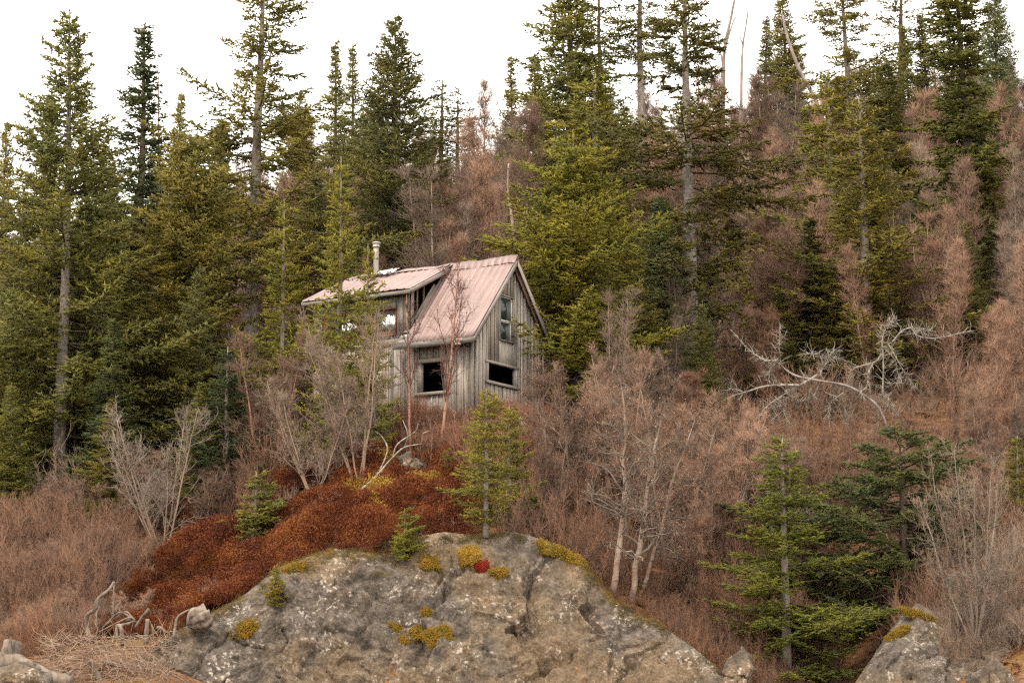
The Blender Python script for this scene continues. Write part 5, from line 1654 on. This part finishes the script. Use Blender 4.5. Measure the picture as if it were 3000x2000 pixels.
# ------------------------------------------------------------------ ground cover
def instanced(name, pts, rz, scl, protos, mat, label):
    """ONE object of countless little plants: copies of a few tuft meshes spread over points"""
    me = bpy.data.meshes.new(name)
    me.vertices.add(len(pts))
    me.vertices.foreach_set('co', np.asarray(pts, np.float32).ravel())
    a = me.attributes.new('rz', 'FLOAT_VECTOR', 'POINT'); a.data.foreach_set('vector', np.asarray(rz, np.float32).ravel())
    a = me.attributes.new('scl', 'FLOAT_VECTOR', 'POINT'); a.data.foreach_set('vector', np.asarray(scl, np.float32).ravel())
    a = me.attributes.new('which', 'INT', 'POINT'); a.data.foreach_set('value', (np.arange(len(pts)) * 7919 % len(protos)).astype(np.int32))
    o = obj(name, me)
    nt = bpy.data.node_groups.new(name, 'GeometryNodeTree')
    nt.interface.new_socket('Geometry', in_out='INPUT', socket_type='NodeSocketGeometry')
    nt.interface.new_socket('Geometry', in_out='OUTPUT', socket_type='NodeSocketGeometry')
    gi, go = nt.nodes.new('NodeGroupInput'), nt.nodes.new('NodeGroupOutput')
    iop = nt.nodes.new('GeometryNodeInstanceOnPoints')
    jn = nt.nodes.new('GeometryNodeJoinGeometry')
    for pm_ in reversed(protos):
        if len(pm_.materials) == 0: pm_.materials.append(mat)
        po = bpy.data.objects.new(name + '_tuft', pm_)
        ob = nt.nodes.new('GeometryNodeObjectInfo'); ob.inputs['Object'].default_value = po
        gti = nt.nodes.new('GeometryNodeGeometryToInstance')
        nt.links.new(ob.outputs['Geometry'], gti.inputs[0]); nt.links.new(gti.outputs[0], jn.inputs[0])
    nt.links.new(gi.outputs[0], iop.inputs['Points']); nt.links.new(jn.outputs[0], iop.inputs['Instance'])
    iop.inputs['Pick Instance'].default_value = True
    for nm, ty, sk in (('rz', 'FLOAT_VECTOR', 'Rotation'), ('scl', 'FLOAT_VECTOR', 'Scale'), ('which', 'INT', 'Instance Index')):
        na = nt.nodes.new('GeometryNodeInputNamedAttribute'); na.data_type = ty; na.inputs['Name'].default_value = nm
        nt.links.new(na.outputs['Attribute'], iop.inputs[sk])
    nt.links.new(iop.outputs[0], go.inputs[0])
    md = o.modifiers.new('spread', 'NODES'); md.node_group = nt
    return tag(o, label, kind='stuff')

def scatter(n, d0, d1, poly=None, rng=None, px0=-150, px1=3150, bias=1.0):
    d = d0 + (d1 - d0) * rng.random(n) ** bias
    px = rng.uniform(px0, px1, n)
    x = (px - 1500) / F * d / PC
    z = gz(x, d)
    p = np.column_stack([x, d, z])
    if poly is not None:
        a, b_ = proj(p)
        p = p[inpoly(a + rng.normal(0, 9, len(a)) + 26 * vnoise(p * 1.7, 3), b_ + rng.normal(0, 7, len(a)) + 18 * vnoise(p * 1.7, 4), poly)]
    return p

HEATH = [(290, 1862), (300, 1805), (420, 1702), (500, 1630), (540, 1592), (620, 1566), (740, 1530), (800, 1465), (860, 1425), (940, 1389), (1050, 1372), (1150, 1362), (1270, 1372), (1345, 1390), (1375, 1450),
         (1415, 1520), (1395, 1585), (1300, 1590), (1210, 1600), (1165, 1660), (1120, 1645), (1000, 1640), (905, 1655), (860, 1690), (780, 1760), (720, 1800), (640, 1830), (560, 1865), (470, 1870), (380, 1880)]
hr = np.random.default_rng(31)
def cover(name, mat, poly, d0, d1, n, h, leaf, seed, label=None, px=(0, 3000), sink=0.03, lump=1.2, stems=True, mound=0.0):
    rng = np.random.default_rng(seed)
    p = scatter(n, d0, d1, poly, rng, px[0], px[1])
    lumph = np.clip(0.55 + 0.95 * fbm(np.column_stack([p[:, :2] * lump, np.zeros(len(p))]), 3, seed), 0.12, 1.5)
    protos = []
    for v in range(8):
        g = Geo()
        k = 26
        c = np.column_stack([rng.normal(0, 0.09, (k, 2)), rng.uniform(0.1, 1.0, k) ** 0.6 * 0.26 - np.abs(rng.normal(0, 0.03, k))])
        leafs(g, c, rng.normal(0, 0.6, (k, 3)) + np.array([0, 0, 0.8]), leaf, rng)
        if stems: cones(g, np.column_stack([c[:8, :2] * 0.5, np.full(8, -0.05)]), np.column_stack([c[:8, :2] * 0.7, c[:8, 2] + 0.05]), 0.004)
        protos.append(g.mesh(name + '_tuft'))
    m = len(p)
    p = p.copy(); p[:, 2] += mound * np.clip(0.5 + fbm(np.column_stack([p[:, :2] * 0.75, np.zeros(m)]), 2, 140), 0, 1.4) - sink
    rot = np.column_stack([rng.normal(0, 0.15, (m, 2)), rng.uniform(0, 6.28, m)])
    scl = np.column_stack([np.full(m, 1.0), np.full(m, 1.0), np.maximum(0.15, lumph) * h / 0.3])
    return instanced(name, p, rot, scl, protos, M[mat], label), m
_, nh = cover('red_heath', 'heath', HEATH, 46.5, 58.5, 34000, 0.4, 0.022, 41, 'low rust-red heath covering the mound above the rock', (200, 1500), mound=0.42)
print('heath leaves', nh)
GOLD = [[(1010, 1480), (1060, 1455), (1150, 1450), (1270, 1470), (1285, 1490), (1190, 1492), (1130, 1500), (1115, 1545), (1085, 1530), (1075, 1490)], [(1110, 1385), (1180, 1380), (1240, 1390), (1200, 1405), (1120, 1405)]]
for i, gp in enumerate(GOLD):
    cover('gold_moss', 'gold', gp, 48, 60, 2400, 0.5, 0.02, 51 + i, ('bright yellow moss patch on the crest of the red heath', 'yellow-green moss streak at the very top of the heath')[i], (950, 1350), mound=0.42)
# leaf litter everywhere on the slope
cover('leaf_litter', 'litter', None, 47, 80, 9000, 0.05, 0.04, 61, 'brown fallen leaves on the forest floor', (-100, 3100), 0.0, stems=False)

def brush(name, mat, poly, d0, d1, n, h, seed, label, px=(-100, 3100), twigs=16, r=0.006, fan=0.45, bias=1.0, hide=None, leaves=0, lmat=None):
    rng = np.random.default_rng(seed)
    p = scatter(n, d0, d1, poly, rng, px[0], px[1], bias)
    if hide is not None:
        a, b_ = proj(p); p = p[~hide(p, a, b_)]
    m = len(p)
    hh = h * np.clip(0.8 + 0.5 * fbm(np.column_stack([p[:, :2] * 0.5, np.zeros(m)]), 2, seed), 0.35, 1.4)
    protos = []
    for v in range(6):
        g = Geo()
        for st in range(max(3, twigs // 3)):
            az = rng.uniform(0, 6.28); out_ = rng.uniform(0.1, 1.0) * fan
            q = [np.array([rng.normal(0, 0.08), rng.normal(0, 0.08), -0.05])]
            dd = norm(np.array([math.cos(az) * out_, math.sin(az) * out_, 1.0]))
            L = rng.uniform(0.55, 1.1)
            for k in range(4):
                dd = norm(dd + rng.normal(0, 0.16, 3)); q.append(q[-1] + dd * L / 4)
            q = np.array(q); rr = np.linspace(r * 1.5, r * 0.7, 5)
            tubes(g, q[:-1], q[1:], rr[:-1], rr[1:], 3)
            k = 12
            f = rng.uniform(0.25, 1.0, k) * 4; i0 = np.minimum(3, f.astype(int))
            o = q[i0] + (q[i0 + 1] - q[i0]) * (f - i0)[:, None]
            d1_ = norm(norm(q[i0 + 1] - q[i0]) + rng.normal(0, 0.5, (k, 3))) * rng.uniform(0.12, 0.42, (k, 1)) * L
            cones(g, o, d1_, r * 0.75)
            cones(g, o + d1_ * 0.4, norm(d1_ + rng.normal(0, 0.15, (k, 3))) * np.linalg.norm(d1_, axis=1, keepdims=True) * 0.5, r * 0.6)
            cones(g, o + d1_ * 0.6, norm(norm(d1_) + rng.normal(0, 0.5, (k, 3))) * np.linalg.norm(d1_, axis=1, keepdims=True) * 0.45, r * 0.6)
        protos.append(g.mesh(name + '_tuft'))
    p = p.copy(); p[:, 2] -= 0.03
    rot = np.column_stack([rng.normal(0, 0.12, (m, 2)), rng.uniform(0, 6.28, m)])
    scl = np.column_stack([hh * 0.5 + h * 0.5, hh * 0.5 + h * 0.5, hh])
    return instanced(name, p, rot, scl, protos, M[mat], label)

by_dead = lambda p, a, b_: (p[:, 1] < 68.5) & (a > 2040) & (a < 2870)
in_house = lambda p, a, b_: (p[:, 1] < 67) & (p[:, 1] > 58.5) & (a > 860) & (a < 1640)
brush('hillside_brush', 'twig_pink', None, 62, 114, 3400, 1.8, 71, 'pinkish-brown leafless undergrowth over the whole slope', hide=lambda p, a, b_: in_house(p, a, b_) | by_dead(p, a, b_), twigs=12, r=0.0065)
brush('taupe_brush', 'twig_taupe', None, 58, 100, 3400, 1.5, 75, 'greyish-brown leafless undergrowth scattered over the slope', hide=lambda p, a, b_: in_house(p, a, b_) | by_dead(p, a, b_), twigs=10, r=0.006)
brush('brown_brush', 'twig_brown', None, 51, 66, 4200, 1.35, 72, 'rust-brown leafless undergrowth behind the rock', hide=lambda p, a, b_: in_house(p, a, b_) | inpoly(a, b_, HEATH) | ((a > 2440) & (a < 2630) & (p[:, 1] < 58)) | ((a > 520) & (a < 1480) & (p[:, 1] < 55)), twigs=14)
brush('grey_brush', 'brush_grey', [(-100, 1560), (120, 1545), (300, 1560), (430, 1600), (500, 1660), (400, 1740), (320, 1820), (250, 1900), (-100, 1960)], 46, 60, 5200, 0.75, 73,
      'fuzzy grey-pink brush filling the left lower slope', (-120, 600), twigs=16, r=0.0055)
brush('cabin_brush', 'brush_red', [(1180, 1330), (1260, 1300), (1420, 1290), (1640, 1290), (1660, 1400), (1500, 1440), (1380, 1400), (1200, 1372)], 55, 61, 2600, 1.5, 74,
      'reddish leafless brush along the foot of the cabin wall', (1150, 1700), twigs=14, r=0.005, fan=0.3)

# ------------------------------------------------------------------ moss cushions and little plants on the rock
def moss(px, py, sx, sy, label, mat='moss', seed=1, rot=0.0, h=0.2):
    c, n = pick(px, py)
    d = c[1]
    w, hh = sx / F * d, sy / F * d
    rng = np.random.default_rng(seed)
    k = int(min(5200, max(500, w * hh * 60000)))
    nrm = norm(n + np.array([0, -0.35, 0.25]))
    a = norm(np.cross([0, 0, 1.0], nrm)); b_ = np.cross(nrm, a)
    ca, sa = math.cos(rot), math.sin(rot)
    a, b_ = a * ca + b_ * sa, -a * sa + b_ * ca
    # cushion body
    nn, mm = 28, 12
    v = []
    for i in range(mm + 1):
        ph = math.pi * 0.5 * i / mm
        for j in range(nn):
            t = 2 * math.pi * j / nn
            u = math.cos(t) * math.sin(ph); w_ = math.sin(t) * math.sin(ph)
            v.append(c + a * u * w * 0.5 + b_ * w_ * hh * 0.5 + nrm * (math.cos(ph) * h * min(w, hh) * 0.9 - 0.03))
    v = np.array(v)
    dsp = 1 + 0.5 * fbm((v - c) / max(w, hh) * 4 + seed, 3, seed)
    v = c + (v - c) * dsp[:, None]
    q = [[i * nn + j, i * nn + (j + 1) % nn, (i + 1) * nn + (j + 1) % nn, (i + 1) * nn + j] for i in range(mm) for j in range(nn)]
    t = empty('moss_cushion' if mat in ('moss', 'gold') else 'heath_tuft', c)
    tag(t, label, 'moss' if mat in ('moss', 'gold') else 'plant', 'moss on the rock' if mat in ('moss', 'gold') else None)
    obj('cushion', fast_mesh('cushion', v - c, [np.array(q)], True), M[mat], t)
    i = rng.integers(0, len(v), k)
    pp = v[i] + rng.normal(0, 0.03, (k, 3)) * min(1, w * 2)
    g = Geo()
    leafs(g, pp + nrm * 0.015 - c, nrm + rng.normal(0, 0.5, (k, 3)), 0.016, rng)
    o = obj('tufts', g.mesh('tufts'), M[mat], t); o['kind'] = 'stuff'
    return t
moss(1285, 1865, 90, 62, 'largest golden moss cushion low on the rock face', seed=1, rot=-0.3)
moss(1222, 1852, 48, 40, 'golden moss cushion left of the largest one', seed=2, rot=-0.5)
moss(1185, 1873, 60, 26, 'lowest slanting strip of golden moss on the rock', seed=3, rot=-0.5)
moss(1160, 1840, 46, 24, 'upper slanting strip of golden moss on the rock', seed=4, rot=-0.5)
moss(1251, 1793, 32, 28, 'small lone moss ball in the rock crevice', seed=5)
moss(725, 1838, 75, 50, 'orange-brown moss cushion on the left shoulder of the rock', seed=6, rot=0.3)
moss(1370, 1625, 62, 60, 'bright yellow moss cushion under the rock rim', 'gold', seed=7, rot=-0.5)
moss(1412, 1658, 46, 34, 'crimson-leaved tuft beside the bright yellow moss', 'crimson', seed=8, h=0.22)
moss(1255, 1648, 56, 42, 'olive moss cushion under the tiny bright sapling', seed=9, rot=-0.3)
moss(1462, 1676, 50, 28, 'dull olive moss right of the crimson tuft', seed=10)
moss(1640, 1620, 150, 48, 'long band of orange moss on the right rim of the rock', seed=11, rot=-0.55, h=0.25)
moss(1870, 1735, 60, 40, 'moss patch at the foot of the three pale birches', seed=12)
moss(2130, 1560, 130, 60, 'orange moss ledge above the bright young spruce', seed=13, rot=-0.2, h=0.25)
moss(2100, 1860, 70, 42, 'yellow moss on the rock end left of the bright young spruce', seed=14)
moss(2690, 1800, 110, 40, 'orange moss crust on top of the ledge beside the gully', seed=17, rot=-0.4, h=0.12)
moss(2620, 1860, 70, 26, 'orange moss streak on the gully side of the ledge', seed=18, rot=0.7, h=0.12)
moss(850, 1670, 80, 34, 'dark mossy lip under the red heath', seed=15, rot=0.5, h=0.25)
moss(1025, 1605, 40, 28, 'tiny green moss knob on the left rock rim', seed=16)


# thin moss and soil creeping over the rim and along the cracks of the rock
mr = np.random.default_rng(12)
mp_, ms_, mn_ = [], [], []
for i in range(2600):
    px = mr.uniform(430, 2120)
    rim = float(np.interp(px, TOP[:, 0], TOP[:, 1]))
    u = mr.random()
    dn = mr.exponential(16) if u < 0.75 else mr.uniform(0, 300)
    w = float(fbm(np.array([[px * 0.012, dn * 0.02, 3.0]]), 2, 77)[0])
    if w < (-0.05 if u < 0.75 else 0.32): continue
    c, n = pick(px, rim + dn, rock_bvh)
    mp_.append(c - n * 0.01); ms_.append(mr.uniform(0.25, 0.6))
protos = []
for v in range(5):
    g = Geo(); k = 34
    c = np.column_stack([mr.normal(0, 0.11, (k, 2)), np.abs(mr.normal(0, 0.05, k))])
    leafs(g, c, mr.normal(0, 0.5, (k, 3)) + np.array([0, -0.4, 0.7]), 0.024, mr)
    protos.append(g.mesh('moss_tuft'))
mm_ = len(mp_)
instanced('rim_moss', np.array(mp_), np.column_stack([np.full(mm_, 0.6), np.zeros(mm_), mr.uniform(-0.6, 0.6, mm_)]), np.repeat(np.array(ms_)[:, None], 3, 1), protos, M['dull_moss'],
          'dull brownish moss and soil along the rim of the rock')

brush('gully_brush', 'twig_taupe', None, 48.6, 54, 1500, 0.85, 76, 'grey-brown leafless brush around the gully and ledge on the right', (2330, 3120), twigs=14, r=0.0055, hide=lambda p, a, b_: ((a < 2420) & (b_ > 1950)) | ((a > 2450) & (a < 2620)))
brush('heath_twigs', 'twig_taupe', HEATH, 47, 58, 900, 0.62, 77, 'thin bare twigs poking out of the red heath', (200, 1500), twigs=5, r=0.0045, fan=0.5)
brush('rock_foot_brush', 'twig_brown', None, 48.8, 52.5, 900, 0.6, 78, 'short brown leafless brush along the right shoulder of the rock', (1640, 2430), twigs=12, r=0.0048, hide=lambda p, a, b_: b_ < np.interp(a, TOP[:, 0], TOP[:, 1]) - 230)
cover('slope_litter', 'litter', None, 48.5, 54, 5000, 0.12, 0.026, 79, 'brown leaf litter right of the rock', (1600, 3100), 0.0, stems=False)
